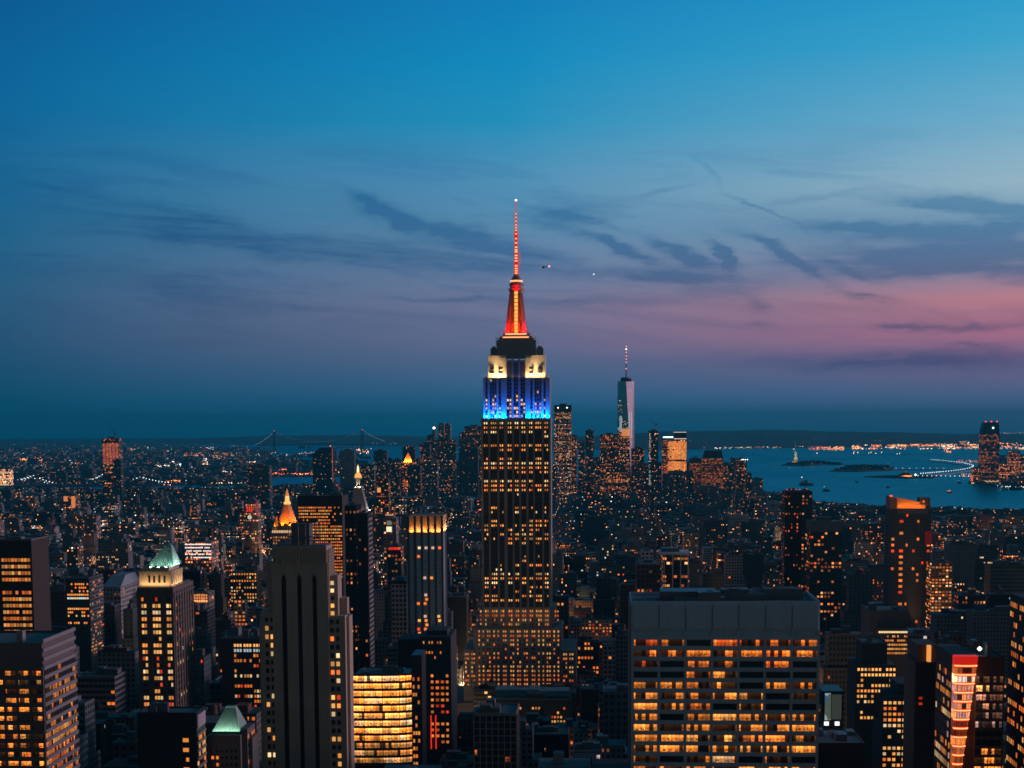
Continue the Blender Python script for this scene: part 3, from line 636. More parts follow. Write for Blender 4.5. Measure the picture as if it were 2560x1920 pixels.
# ---- helpers for the other named buildings
def base(name, label, cat, pxl, pxr, pyt, Y, depth, ybot, short, group=None):
    x0, x1, z1 = PX(pxl, Y), PX(pxr, Y), PZ(pyt, Y, (pxl+pxr)/2)
    t = T(name, label, cat, ((x0+x1)/2, Y+depth/2, 0), group); t.x0, t.x1, t.y0, t.y1, t.z1, t.Y = x0, x1, Y, Y+depth, z1, Y
    reg(x0, x1, Y, Y+depth, pxl, pxr, pyt, ybot, short); t.z = lambda py: PZ(py, Y, (pxl+pxr)/2); t.x = lambda px: PX(px, Y)
    return t
def roofing(t, x0, x1, y0, y1, z, seed=0, par=1.2, n=4, mat=None, wmat=None):
    mb = MB(); mb.box(x0+.5, x1-.5, y0+.5, y1-.5, z, z+.25); t.part('roof', mb, mat or roofm)
    p = MB(); e = .5
    p.box(x0, x1, y0, y0+e, z, z+par); p.box(x0, x1, y1-e, y1, z, z+par); p.box(x0, x0+e, y0+e, y1-e, z, z+par); p.box(x1-e, x1, y0+e, y1-e, z, z+par)
    t.part('parapet', p, wmat or dstone)
    rd = random.Random(seed); W_, D_ = x1-x0, y1-y0
    for i in range(n):
        w_, d_, h_ = rd.uniform(.1, .28)*W_, rd.uniform(.15, .3)*D_, rd.uniform(1.5, 5); x = rd.uniform(x0+1, max(x0+1.1, x1-w_-1)); y = rd.uniform(y0+1, max(y0+1.1, y1-d_-1))
        b_ = MB(); b_.box(x, x+w_, y, y+d_, z+.25, z+.25+h_)
        for q in range(3): b_.bar((x+w_*rd.random(), y, z+h_), (x+w_*rd.random(), y, z+h_+rd.uniform(.5, 2)), .15)
        t.part('rooftop_unit', b_, rd.choice([steel, dstone, roofm]))
def frame(t, x0, x1, z0, z1, y, nc, nr, pier, span, dep, mat, name='facade_frame', top=0):
    """raised grid of piers and spandrels in front of a wall that faces -Y"""
    mb = MB(); cw, fh = (x1-x0)/nc, (z1-z0)/nr
    for i in range(nc+1): mb.box(x0+cw*i-pier/2, x0+cw*i+pier/2, y-dep-.15, y, z0, z1+top)
    for j in range(nr+1): mb.box(x0, x1, y-dep, y, z0+fh*j-span/2, z0+fh*j+span/2, bottom=True)
    return t.part(name, mb, mat)
def side_bands(t, face, y0, y1, z0, z1, x, nr, span, dep, mat):
    mb = MB(); fh = (z1-z0)/nr
    for j in range(nr+1):
        a, b = (x, x+dep) if face == 'right' else (x-dep, x)
        mb.box(a, b, y0, y1, z0+fh*j-span/2, z0+fh*j+span/2, bottom=True)
    return t.part('spandrel', mb, mat)

# big slab with a blank top band, right of centre
t = base('office_tower', 'broad grey office slab with blank top band and rows of orange-lit bays', 'office tower', 1578, 2053, 1513, 640, 36, 1920, 'broad grey office slab')
mb = MB(); mb.box(t.x0, t.x1, t.y0, t.y1, 0, t.z1); t.part('wall', mb, concrete)
zt, zf = t.z(1573), t.z(1595); x0, x1 = t.x(1582), t.x(2050); fh = 27.1*640/4050; nr = 34
pn = MB(); cw = (x1-x0)/7
for i in range(7): pn.box(x0+cw*i+.25, x0+cw*(i+1)-.25, t.y0-.9, t.y0, zt, t.z1-.1, bottom=True)
t.part('top_panel', pn, concrete)
frame(t, x0, x1, zf-fh*nr, zf+.4, t.y0, 7, nr, 1.0, 1.55, 1.0, concrete, top=3)
rdm = random.Random(8)
rowpal = ['ooar', 'oroo', 'orro', 'aooy', 'aaoo', 'aaya', 'aaoo', 'aaoy', 'aaoa', 'aooy', 'yaaa', 'aoaw', 'aaao']; pr = [.75, .95, .5, .5, .6, .85, .7, .85, .9, 1, .95, .7, .9]
def lit(c, r):
    if r < 13 and rdm.random() < pr[r]: return PAL[rdm.choice(rowpal[r])], rdm.uniform(.35, 1.05)
windows(t, 'front', x0, x1, zf-fh*13, zf, t.y0, 7, 13, lit, wf=.93, hf=.62, mat=lit_office)
mbl = MB(); mbl.box(t.x0-.4, t.x0, t.y0, t.y1, 60, t.z1-.2); t.part('side_cladding', mbl, steel)
roofing(t, t.x0, t.x1, t.y0, t.y1, t.z1, 5, 1.6, 4, wmat=concrete)
mb = MB(); mb.box(t.x(1655), t.x(1800), t.y0+12, t.y0+27, t.z1, t.z1+4.2); t.part('penthouse', mb, steel)
mb = MB(); mb.box(t.x(1800), t.x(1930), t.y0+15, t.y0+29, t.z1, t.z1+3); t.part('penthouse', mb, roofm)
mb = MB(); mb.box(t.x(1785), t.x(1791), t.y0+11.8, t.y0+12, t.z1+1.2, t.z1+3.4); t.part('lit_door', mb, emit_mat('door_light', (1, .6, .3), 1.2))
mb = MB()
for i in range(30): mb.bar((t.x0+2+i*2.4, t.y1-2, t.z1+1), (t.x0+2+i*2.4, t.y1-2, t.z1+2.4), .06)
mb.bar((t.x0+1, t.y1-2, t.z1+2.4), (t.x1-1, t.y1-2, t.z1+2.4), .06); t.part('railing', mb, steel)
t.done()

# near corner block at the left edge
t = base('office_tower', 'brown corner office block with banded side and orange window rows, at the left edge', 'office tower', -260, 93, 1615, 520, 33, 1920, 'banded corner block')
mb = MB(); mb.box(t.x0, t.x1, t.y0, t.y1, 0, t.z1); t.part('wall', mb, wall_mat('taupe_cladding', (.17, .14, .135)))
fh = 23.7*520/4050; z0 = t.z(1671); nr = 30
zz = z0-fh*nr
mb = MB()
for i in range(3): mb.box(t.x0, t.x1+.5, t.y0-.5, t.y0, t.z1-1.5-i*2.4-.5, t.z1-1.5-i*2.4+.5, bottom=True)
t.part('top_ledge', mb, wall_mat('taupe2', (.15, .125, .12)))
frame(t, t.x0, t.x1, zz, z0, t.y0, 11, nr, .7, 1.5, .7, wall_mat('taupe2', (.15, .125, .12)))
side_bands(t, 'right', t.y0, t.y1, zz, z0+3*fh, t.x1, nr+3, 1.25, .6, lilac_panel)
def lit(c, r):
    if rdm.random() < (.9 if c > 8 or r > 3 else .6): return PAL[rdm.choice('aaayo')], rdm.uniform(.6, 1.4)
windows(t, 'front', t.x0, t.x1, z0-fh*12, z0, t.y0, 11, 12, lambda c, r: lit(c, r) if c > 6 else None, wf=.9, hf=.6, mat=lit_office, cap=50, dark=False)
L2 = litf(31, .62, 'ooaay', .3, .9, 1, 2)
windows(t, 'right', t.y0, t.y1, z0-fh*13, z0, t.x1, 11, 13, L2, wf=.8, hf=.55, mat=lit_office, cap=100)
roofing(t, t.x0, t.x1, t.y0, t.y1, t.z1, 15, 1.0, 1, wmat=wall_mat('taupe2', (.15, .125, .12)))
mb = MB(); mb.box(t.x(14), t.x(29), t.y0+6, t.y0+9, t.z1, t.z1+4.3); t.part('vent_shaft', mb, lilac_panel)
t.done()

# tall brown-grey tower with three dark stripes
t = base('skyscraper', 'tall brown-grey stone tower with three dark vertical stripes and stepped shoulders', 'skyscraper', 676, 817, 1365, 750, 18, 1920, 'striped stone tower')
Y = 750; st = wall_mat('warm_stone', (.48, .38, .30), .88, .4, .12); z = t.z
mb = MB(); sx = [(700, 712), (739.5, 750.5), (777.5, 788.5)]; edges = [676, 700, 712, 739.5, 750.5, 777.5, 788.5, 817]
for i in range(0, 8, 2): mb.box(PX(edges[i], Y), PX(edges[i+1], Y), Y, Y+18, 0, z(1428))
for a, b in sx:
    mb.box(PX(a, Y), PX(b, Y), Y+1.4, Y+18, 0, z(1428)); m_ = (PX(a, Y)+PX(b, Y))/2
    for s, e in ((-1, PX(a, Y)), (1, PX(b, Y))):                                 # pointed heads of the recesses
        A = [(e, Y, z(1448)), (e, Y, z(1428)), (m_, Y, z(1428))]; Bq = [(q[0], Y+1.4, q[2]) for q in A]
        if s > 0: A.reverse(); Bq.reverse()
        mb.face(A[::-1]); mb.face([A[0], A[1], Bq[1], Bq[0]]); mb.face([A[1], A[2], Bq[2], Bq[1]]); mb.face([A[2], A[0], Bq[0], Bq[2]])
mb.box(t.x0, t.x1, Y-.15, Y+18, z(1428), z(1410)); mb.box(t.x0-.3, t.x1+.3, Y-.45, Y+18.3, z(1411), z(1408))
mb.box(PX(679, Y), PX(814, Y), Y+.5, Y+17, z(1408), z(1366))
for i in range(19):
    x = PX(680+i*7.3, Y); mb.box(x, x+.55, Y-.1, Y+.5, z(1407), z(1370 if i % 3 else 1366))
for a in (706, 745, 783): mb.box(PX(a-3, Y), PX(a+3, Y), Y-.6, Y, z(1434), z(1396))
t.part('wall', mb, st)
mb = MB()
for a, b in sx:
    mb.box(PX(a, Y)+.02, PX(b, Y)-.02, Y+1.25, Y+1.39, 0, z(1440), mi=1)
    for k in range(0): mb.box(PX(a, Y)+.1, PX(b, Y)-.1, Y+1.2, Y+1.4, z(1456+k*21)-2.6, z(1456+k*21), bottom=True)
t.part('recessed_window', mb, [glass, wall_mat('black_spandrel', (.012, .012, .013), .6)])
sw = MB()                                                                        # stepped wings
wings = [(817, 838, 1441, 4, 16), (838, 857, 1500, 9, 15), (817, 857, 1541, 1.5, 17), (643, 676, 1531, 2, 17), (636, 643, 1560, 5, 15), (857, 864, 1545, 6, 16), (657, 676, 1408, 6, 15)]
for a, b, py, d0, d1 in wings: sw.box(PX(a, Y), PX(b, Y), Y+d0, Y+d1, 0, z(py))
for k in range(6): sw.box(PX(817, Y), PX(817, Y)+.5, Y+1+k*2.8, Y+2.4+k*2.8, z(1560), z(1375))
t.part('shoulder', sw, st)
rw = litf(77, .46, 'yywoar', .5, 1.3, .5)
windows(t, 'front', PX(655, Y), PX(681, Y), z(1950), z(1540), Y+2-.0, 2, 19, lambda c, r: rw(c, r), wf=.6, hf=.5, cap=40) if False else None
windows(t, 'front', 0, 1, z(1942), z(1540), Y+2, 2, 19, litf(71, .3, 'yywoar', .5, 1.3, .5), hf=.52, xs=[(PX(659, Y), 1.5), (PX(672.5, Y), 1.5)], cap=50)
windows(t, 'front', 0, 1, z(1942), z(1545), Y+1.5, 2, 19, litf(72, .36, 'yywoar', .5, 1.4, .5), hf=.52, xs=[(PX(824, Y), 1.6), (PX(838, Y), 1.6)], cap=90)
windows(t, 'front', 0, 1, z(1545), z(1450), Y+4, 1, 5, litf(73, .6, 'yyw', .7, 1.4, .5), hf=.5, xs=[(PX(824, Y), 1.6)], cap=100)
rp = MB(); rp.box(PX(722, Y), PX(768, Y), Y+5, Y+14, z(1366), z(1311)); t.part('penthouse', rp, steel)
rp = MB()
zr = z(1340)
for yy in (Y+3, Y+15):
    for px in (718, 742, 760, 785): rp.bar((PX(px, Y), yy, z(1366)), (PX(px, Y), yy, z(1308)), .22)
    for py in (1343, 1352, 1308): rp.bar((PX(716, Y), yy, z(py)), (PX(785, Y), yy, z(py)), .2)
for px in (718, 785):
    for py in (1343, 1308): rp.bar((PX(px, Y), Y+3, z(py)), (PX(px, Y), Y+15, z(py)), .2)
t.part('steel_frame', rp, steel)
mb = MB(); mb.box(PX(684, Y), PX(810, Y), Y+2, Y+16, z(1366), z(1364)); t.part('roof', mb, roofm)
t.done()

# green pyramid roof tower
t = base('office_tower', 'slim stone tower under a floodlit green pyramid roof and glowing cream crown', 'tower', 337, 428, 1470, 850, 43, 1755, 'green pyramid-roofed tower')
Y = 850; z = lambda py: PZ(py, Y, 400); st = wall_mat('tan_stone', (.16, .13, .11))
mb = MB(); mb.box(t.x0, t.x1, Y, Y+43, 0, z(1470)); mb.box(t.x0+1, t.x1-1, Y+1, Y+40, z(1470), z(1466))
for k in range(8): mb.box(t.x1, t.x1+.5, Y+1+k*5.4, Y+3.2+k*5.4, 20, z(1480))
for px in (337, 360, 402, 422): mb.box(PX(px, Y), PX(px+6, Y), Y-.5, Y, 20, z(1474))
mb.box(t.x0-.5, t.x1+.8, Y-.8, Y+43.4, z(1489), z(1486)); t.part('wall', mb, st)
cr_ = MB(); cx0, cx1 = PX(341, Y), PX(421, Y); cr_.box(cx0, cx1, Y+2, Y+26, z(1466), z(1430)); cr_.box(cx0+1.5, cx1-1.5, Y+3.5, Y+24.5, z(1430), z(1418))
for i in range(9): cr_.box(cx0+i*(cx1-cx0)/9+.2, cx0+i*(cx1-cx0)/9+.9, Y+1.4, Y+2, z(1440), z(1429))
for i in range(5): cr_.box(cx1, cx1+.5, Y+3+i*4.6, Y+4+i*4.6, z(1462), z(1428))
t.part('crown', cr_, wall_mat('cream_stone', (.55, .45, .33)))
aw = MB()
for px in (364, 376, 389, 402): aw.box(PX(px, Y), PX(px+5, Y), Y+1.85, Y+2, z(1458), z(1440))
for i in range(5): aw.box(cx1, cx1+.12, Y+4.5+i*4.4, Y+6.2+i*4.4, z(1460), z(1436))
t.part('arched_window', aw, glass, kind='stuff')
rf = MB(); b0 = (PX(358, Y), PX(435, Y)-2.6, Y+5, Y+23); mx = PX(399, Y)
rf.frus(b0, (mx-.9, mx+2.4, Y+13, Y+16), z(1418), z(1368))
for i in range(11):
    q = i/10; xa = b0[0]+(b0[1]-b0[0])*q; rf.bar((xa, Y+5, z(1418)), (mx-.9+3.3*q, Y+13, z(1368)), .22)
rf.frus((mx-.9, mx+2.4, Y+13, Y+16), (mx+.4, mx+1, Y+14, Y+15), z(1368), z(1363))
t.part('pyramid_roof', rf, copper)
Lw = litf(21, .62, 'yyaywro', .35, 1.2, .6)
Lw2 = litf(22, .25, 'pooy', .3, .9, 1)
windows(t, 'front', 0, 1, z(1490+17*16.4), z(1490), Y, 7, 17, Lw, hf=.52, xs=[(PX(x, Y), 1.25) for x in (350, 357, 378, 385, 392, 413, 420)], cap=90)
windows(t, 'right', Y+1, Y+42, z(1490+17*16.4), z(1490), t.x1, 14, 17, Lw2, wf=.45, hf=.5, cap=100)
t.done()
for i in range(4): spot(t, (b0[0]+2+i*4.3, Y+3.2, z(1419)), (mx, Y+13, z(1380)), 1500, (.66, 1, .84), 110, .4)
for i in range(3): spot(t, (b0[1]+1.5, Y+8+i*5, z(1419)), (mx, Y+14, z(1380)), 1500, (.66, 1, .84), 110, .4)
strip(t, (cx0+cx1)/2, Y-.4, z(1467), (cx1-cx0)*.95, 1150, (1, .62, .28), 16, .8)
strip(t, cx1+2.2, Y+14, z(1467), 22, 1300, (1, .62, .28), 16, .8, rot=R(90))

# small green roof
t = base('office_building', 'low stone block under a floodlit green mansard roof', 'building', 505, 588, 1831, 660, 20, 1920, 'green mansard block')
Y = 660; z = t.z; mb = MB(); mb.box(t.x0, t.x1, Y, Y+20, 0, z(1838)); mb.box(PX(588, Y), PX(602, Y), Y+3, Y+18, 0, z(1826)); mb.box(PX(602, Y), PX(612, Y), Y+5, Y+18, 0, z(1850))
for py in (1850, 1872): mb.box(t.x0+2.5, t.x1-3, Y-.4, Y, z(py+3), z(py))
t.part('wall', mb, dstone); rf = MB(); rf.frus((PX(514, Y), PX(584, Y), Y+3, Y+18), (PX(540, Y), PX(567, Y), Y+8, Y+12), z(1832), z(1781)); rf.box(PX(541, Y), PX(566, Y), Y+8.2, Y+11.8, z(1781), z(1775)); [rf.bar((PX(514+i*7, Y), Y+3, z(1832)), (PX(540+i*2.7, Y), Y+8, z(1781)), .16) for i in range(11)]; t.part('mansard_roof', rf, copper)
for i in range(6): spot(t, (PX(516+i*12.5, Y), Y+1.2, z(1833)), (PX(535+i*6, Y), Y+8, z(1800)), 420, (.75, 1, .80), 110, .3)
windows(t, 'front', t.x0+1, t.x1-1, z(1920), z(1868), Y, 6, 3, litf(3, .3, 'aayo', .6, 1.3, 1), wf=.5, hf=.45, cap=40); 
windows(t, 'right', Y+3, Y+18, z(1920), z(1836), PX(602, Y), 4, 4, litf(6, .4, 'or', .3, .8, 1), wf=.5, hf=.5, cap=60); t.done()

# dark slab with a pale panel
t = base('office_building', 'black blank-walled block with a pale lilac panel on its side', 'building', 328, 478, 1786, 640, 14.2, 1920, 'black blank-walled block')
Y = 640; z = t.z; mb = MB(); mb.box(t.x0, t.x1, Y, Y+14.2, 0, t.z1); t.part('wall', mb, black); roofing(t, t.x0, t.x1, Y, Y+14.2, t.z1, 4, .8, 2, wmat=black)
mb = MB(); mb.box(t.x1, t.x1+.3, Y+1, Y+14, z(1822), z(1789)); t.part('side_panel', mb, wall_mat('lilac_sign_panel', (.5, .42, .48)))
side_bands(t, 'right', Y, Y+14.2, z(1980), z(1838), t.x1, 7, 1.2, .4, lilac_panel)
windows(t, 'right', Y, Y+14, z(1960), z(1838), t.x1, 5, 6, litf(61, .5, 'aayo', .4, 1, 1), wf=.8, hf=.5, cap=40)
windows(t, 'front', 0, 1, z(1935), z(1838), Y, 2, 4, lambda c, r: (PAL['a'], .8) if (r != 2 or c) else None, hf=.4, xs=[(PX(446, Y), 1.2), (PX(453, Y), 1.2)], cap=60); t.done()

# dark block with rows of paired windows
t = base('office_building', 'dark block with bright window row along its top, beside the striped stone tower', 'building', 545, 642, 1598, 880, 30, 1790, 'bright-topped dark block')
Y = 880; z = t.z; mb = MB(); mb.box(t.x0, t.x1, Y, Y+30, 0, t.z1); t.part('wall', mb, wall_mat('soot', (.05, .052, .055))); roofing(t, t.x0, t.x1, Y, Y+30, t.z1, 14, 1, 3)
q = litf(12, .38, 'oorwa', .3, .9, .8, 3)
windows(t, 'front', 0, 1, z(1772), z(1607), Y, 9, 13, lambda c, r: (PAL['y'], 1.1) if r == 0 else ((PAL['c'], .5) if r == 1 else q(c, r)), hf=.55, xs=[(PX(580+7.1*i+(i//3)*3, Y), 1.15) for i in range(9)], cap=100, dark=False); t.done()

# curved bright glass building
t = base('office_building', 'curved glass office building blazing with bright amber floors', 'office building', 877, 1022, 1690, 820, 26, 1920, 'curved bright glass building')
Y = 820; z = t.z; fh = 19.3*Y/4050; nf = 22
arc = [(PX(a, Y), Y+d) for a, d in ((877, 0), (903, -.2), (950, .2), (992, 1.2), (1008, 2.2), (1022, 4.0))]; full = arc+[(t.x1, Y+26), (t.x0, Y+26)]
mb = MB(); mb.loft([(x, y, 0) for x, y in full], [(x, y, t.z1) for x, y in full]); t.part('wall', mb, black)
zz = z(1687); fl = MB()
for j in range(nf+1):
    za = zz-fh*j
    for (xa, ya), (xb, yb) in zip(arc[:-1], arc[1:]): fl.loft([(xa, ya-.8, za-.65), (xb, yb-.8, za-.65), (xb, yb, za-.65), (xa, ya, za-.65)], [(xa, ya-.8, za+.65), (xb, yb-.8, za+.65), (xb, yb, za+.65), (xa, ya, za+.65)], bottom=True)
t.part('floor_edge', fl, dark_steel)
rdm = random.Random(17)
for j in range(12):
    for i, ((xa, ya), (xb, yb)) in enumerate(zip(arc[:-1], arc[1:])):
        o = bpy.data.objects.new('window', pane(math.hypot(xb-xa, yb-ya)*.97, fh-1.2, lit_bright)); C.objects.link(o); o.parent = t.o
        o.location = Vector(((xa+xb)/2, (ya+yb)/2-.25, zz-fh*(j+.5)))-t.loc; o.rotation_euler = (0, 0, math.atan2(yb-ya, xb-xa))
        o.color = (*PAL[('wwwywywwyyaawaaoao' if j in (0, 2, 8) else 'yywywaywyyya')[rdm.randrange(12)]], (rdm.uniform(1.7, 3.0) if j < 9 else rdm.uniform(.6, 1.2))/4)
mb = MB(); dk = [(PX(1022, Y), Y+3), (PX(1048, Y), Y+4), (PX(1048, Y), Y+24), (PX(1022, Y), Y+24)]; mb.loft([(x, y, 0) for x, y in dk], [(x, y, z(1640)) for x, y in dk]); t.part('service_core', mb, black)
windows(t, 'front', PX(1024, Y), PX(1043, Y), z(1690+19.3*12), z(1690), Y+3, 3, 12, litf(42, .4, 'oaa', .4, .9, 1), wf=.8, hf=.45, cap=60); t.done()
roofing(t, t.x0+2, t.x1-6, Y+6, Y+26, t.z1, 3, .8, 3)

# glass tower with five lit crown bays
t = base('skyscraper', 'slender blue-glass tower with five amber-lit bays in its crown', 'tower', 1020, 1105, 1332, 1250, 38, 1578, 'amber-crowned glass tower')
Y = 1250; z = t.z; mb = MB(); mb.box(t.x0, t.x1, Y, Y+38, 0, t.z1); t.part('wall', mb, wall_mat('grey_violet', (.40, .42, .50)))
cw = (t.x1-t.x0)/5
fr = MB()
for i in range(6): fr.box(t.x0+cw*i-.9, t.x0+cw*i+.9, Y-.8, Y, 0, z(1290))
t.part('pier', fr, wall_mat('brown_pier', (.10, .075, .06)))
cr_ = MB(); cr_.frus((t.x0+.5, t.x1-.3, Y+2, Y+36), (t.x0+.2, t.x1+.6, Y+1.2, Y+36.5), t.z1, z(1289)); t.part('crown', cr_, wall_mat('crown_stone', (.50, .36, .24)))
gw = MB(); fh = 10.9*Y/4050
for j in range(30):
    for i in range(5): gw.box(t.x0+cw*i+1.2, t.x0+cw*(i+1)-1.2, Y-.15, Y+.1, t.z1-4-fh*j-fh*.62, t.z1-4-fh*j, bottom=True)
t.part('window', gw, blueglass, kind='stuff')
lw = {(1, 2): 'w', (2, 2): 'p', (3, 2): 'p', (4, 2): 'o', (1, 4): 'o', (3, 9): 'a', (2, 9): 'p', (2, 13): 'p', (2, 14): 'o', (1, 15): 'o', (2, 15): 'o', (2, 18): 'p', (1, 19): 'y', (2, 19): 'a', (4, 19): 'y', (2, 20): 'a', (1, 21): 'r', (2, 21): 'o', (4, 21): 'a', (1, 22): 'a', (4, 22): 'y', (4, 18): 'y'}
for (c, r), k in lw.items():
    o = bpy.data.objects.new('lit_window', pane(cw*.42, fh*.6, lit_plain)); C.objects.link(o); o.parent = t.o; o.location = Vector((t.x0+cw*(c+.5)+(r % 3-1)*.6, Y-.22, t.z1-4-fh*r-fh*.31))-t.loc; o.color = (*PAL[k], .7/4 if k == 'p' else 1.1/4)
for i in range(5): strip(t, t.x0+cw*(i+.5), Y+.2, t.z1+.4, cw*.66, 620, (1, .42, .10), 16, .8)
strip(t, t.x1+1.5, Y+19, t.z1+.3, 34, 5200, (1, .50, .20), 14, .8, rot=R(90)); t.done()

# white-framed grid block
t = base('office_building', 'block with a pale slender grid over dark bays, a few glowing red', 'building', 1181, 1289, 1788, 700, 26, 1920, 'pale-gridded block')
Y = 700; z = t.z; mb = MB(); mb.box(t.x0, t.x1, Y, Y+26, 0, t.z1); t.part('wall', mb, black); fh = 17.6*Y/4050
frame(t, t.x0, t.x1, t.z1-fh*28, t.z1, Y, 7, 28, .55, .4, .7, lilac_panel); frame(t, t.x0, t.x1, t.z1-fh*28, t.z1, Y, 14, 28, .2, .1, .35, dark_steel, 'mullion')
q = litf(91, .5, 'orro', .12, .5, 1, 2)
windows(t, 'front', t.x0, t.x1, t.z1-fh*9, t.z1, Y, 7, 9, lambda c, r: q(c, r) if r > 3 else None, wf=.85, hf=.7, mat=lit_office, cap=100); roofing(t, t.x0, t.x1, Y, Y+26, t.z1, 33, 1, 4, wmat=lilac_panel); t.done()

# dark tower with orange rows, at the left edge behind the corner block
t = base('office_tower', 'dark brown slab with orange window rows, behind the banded corner block', 'office tower', -140, 76, 1352, 950, 30, 1590, 'brown edge slab')
Y = 950; z = t.z; mb = MB(); mb.box(t.x0, t.x1, Y, Y+30, 0, t.z1); t.part('wall', mb, wall_mat('dark_brown', (.055, .042, .036))); roofing(t, t.x0, t.x1, Y, Y+30, t.z1, 9, 1, 2)
q = litf(19, .75, 'oooaay', .25, .9, .8, 3)
windows(t, 'front', 0, 1, z(1396+12*15.9), z(1392), Y, 9, 12, lambda c, r: q(c, r) if r not in (4,) else None, hf=.5, xs=[(PX(3+8.1*i, Y), 1.55) for i in range(9)], cap=100, dark=False); t.done()

# low plant-roofed block below the great tower
t = base('office_building', 'low block with pale blue-green rooftop plant, just below the base of the tallest tower', 'building', 1228, 1425, 1750, 1130, 42, 1800, 'plant-roofed block'); Y = 1130; z = t.z
m_ = MB(); m_.box(t.x0, t.x1, Y, Y+42, 0, t.z1); t.part('wall', m_, wall_mat('soot', (.05, .052, .055))); roofing(t, t.x0, t.x1, Y, Y+42, t.z1, 22, 1, 4)
m_ = MB(); m_.box(PX(1232, Y), PX(1345, Y), Y+14, Y+34, t.z1+.3, t.z1+5.0); m_.box(PX(1345, Y), PX(1420, Y), Y+20, Y+38, t.z1+.3, t.z1+3.2); t.part('plant_deck', m_, wall_mat('zinc', (.34, .40, .42)))
windows(t, 'front', t.x0+1, t.x1-1, z(1820), z(1754), Y, 24, 6, litf(87, .3, 'oaay', .4, 1.0, 1, 3), wf=.6, hf=.5, cap=60, dark=False); t.done()

# ---- towers whose windows are only a pixel or two: walls in the city material
WC = dict(dark=(.07, .08, .085), teal=(.10, .15, .165), grey=(.21, .22, .235), stone=(.29, .26, .23), brown=(.13, .09, .07), brick=(.19, .11, .08), pale=(.42, .43, .44), black=(.025, .025, .028), light=(.62, .68, .72))
def att(seed, prob, tone, st, wc, wf): return dict(a=((seed*.6180339) % 1.0, prob, tone, st), w=(*WC[wc], wf))
def tower(name, label, cat, pxl, pxr, pyt, Y, depth, ybot, wc, prob, tone=.5, st=2.6, wf=.6, cw=3.4, fh=3.8, short=None, cap=0, capm=None, steps=(), red=0, group=None, seed=None):
    t = base(name, label, cat, pxl, pxr, pyt, Y, depth, ybot, short, group)
    sd = seed or (pxl*7+pyt*3) % 997+1; k = att(sd, prob, tone, st, wc, wf); mb = MB()
    zc = t.z(pyt+cap) if cap else t.z1
    mb.box(t.x0, t.x1, t.y0, t.y1, 0, zc, cw, fh, **k)
    for i, (a, b, py, dy) in enumerate(steps): mb.box(PX(a, Y), PX(b, Y), t.y0+dy, t.y1-2+dy*.2, 0 if py > pyt else zc, PZ(py, Y, a), cw, fh, 31*(i+1), **k)
    t.part('wall', mb, city)
    if cap: m2 = MB(); m2.box(t.x0-.3, t.x1+.3, t.y0-.3, t.y1+.3, zc, t.z1); t.part('crown', m2, capm or dark_steel)
    rf = MB(); rf.box(t.x0+2, t.x1-2, t.y0+2, t.y1-2, t.z1, t.z1+.6); t.part('roof', rf, roofm)
    bx = (t.x1-t.x0); b_ = MB(); b_.box(t.x0+bx*.3, t.x0+bx*.7, t.y0+depth*.3, t.y0+depth*.7, t.z1+.6, t.z1+.6+min(4.5, bx*.12)); t.part('bulkhead', b_, dstone)
    for i in range(red):
        q = MB(); q.octa((t.x0+bx*(i+.5)/red, t.y0+1, t.z1+2.2), Y/4050*.95); t.part('warning_light', q, red_lamp)
    return t
tw = tower
# lower-island towers, across the left
t = tw('skyscraper', 'orange-glowing tower under construction with a crane on its roof', 'tower', 262, 302, 1096, 5400, 45, 1225, 'brown', .22, .22, 1.6, .86, 4.6, 4.5, 'orange construction tower')
x0, x1, y0, z1 = t.x0, t.x1, t.y0, t.z1
sc = MB(); rd = random.Random(8)
for i in range(10):
    for r in range(15):
        xa_ = x0+1+i*(x1-x0-2)/10; za_ = PZ(1157-r*3.6, 5400); sc.box(xa_, xa_+(x1-x0-2)/10*.93, y0-1.2, y0-.6, za_, za_+4.2, l=(1, rd.uniform(.10, .26), rd.uniform(.02, .07), rd.uniform(.02, .085)))
t.part('lit_sheeting', sc, glow, kind='stuff')
nt_ = MB()
for i in range(6): nt_.box(x0+i*(x1-x0)/5-.8, x0+i*(x1-x0)/5+.8, y0-2, y0-1.2, 60, z1)
for py in (1143, 1150, 1157): nt_.box(x0, x1, y0-2.1, y0-1.3, PZ(py, 5400), PZ(py-1.2, 5400))
t.part('scaffold', nt_, dark_steel)
cr_ = MB(); xm = PX(291, 5400); cr_.bar((xm, y0+10, z1), (xm, y0+10, PZ(1074, 5400)), 1.3); cr_.bar((xm, y0+10, PZ(1078, 5400)), (PX(276, 5400), y0+10, PZ(1046, 5400)), .7); cr_.bar((xm, y0+10, PZ(1078, 5400)), (PX(296, 5400), y0+10, PZ(1081, 5400)), 1.5)
single('tower_crane', cr_, dark_steel, 'thin jib crane on top of the orange-glowing construction tower', 'crane')
tw('apartment_tower', 'unlit dark slab half hidden below the orange construction tower', 'tower', 287, 306, 1150, 5100, 30, 1240, 'dark', .04, st=2)
t = tw('apartment_block', 'twin-slab block with two bright orange-lit vertical strips', 'building', 160, 191, 1236, 4300, 40, 1275, 'brown', .25, .3, 3)
for a, b, py in ((161, 171, 1250), (180, 190, 1267)):
    m_ = MB(); m_.box(PX(a, 4300), PX(b, 4300), t.y0-.6, t.y0-.2, PZ(py, 4300), PZ(1237, 4300)); t.part('lit_stair', m_, emit_mat('stair_light', (1, .30, .09), .75))
t = tw('office_building', 'low pale terrace building lit by white light lines at the very edge', 'building', -30, 25, 1173, 6900, 60, 1213, 'grey', .75, .7, 4, .8, 5, 6, 'white-lined terrace building')
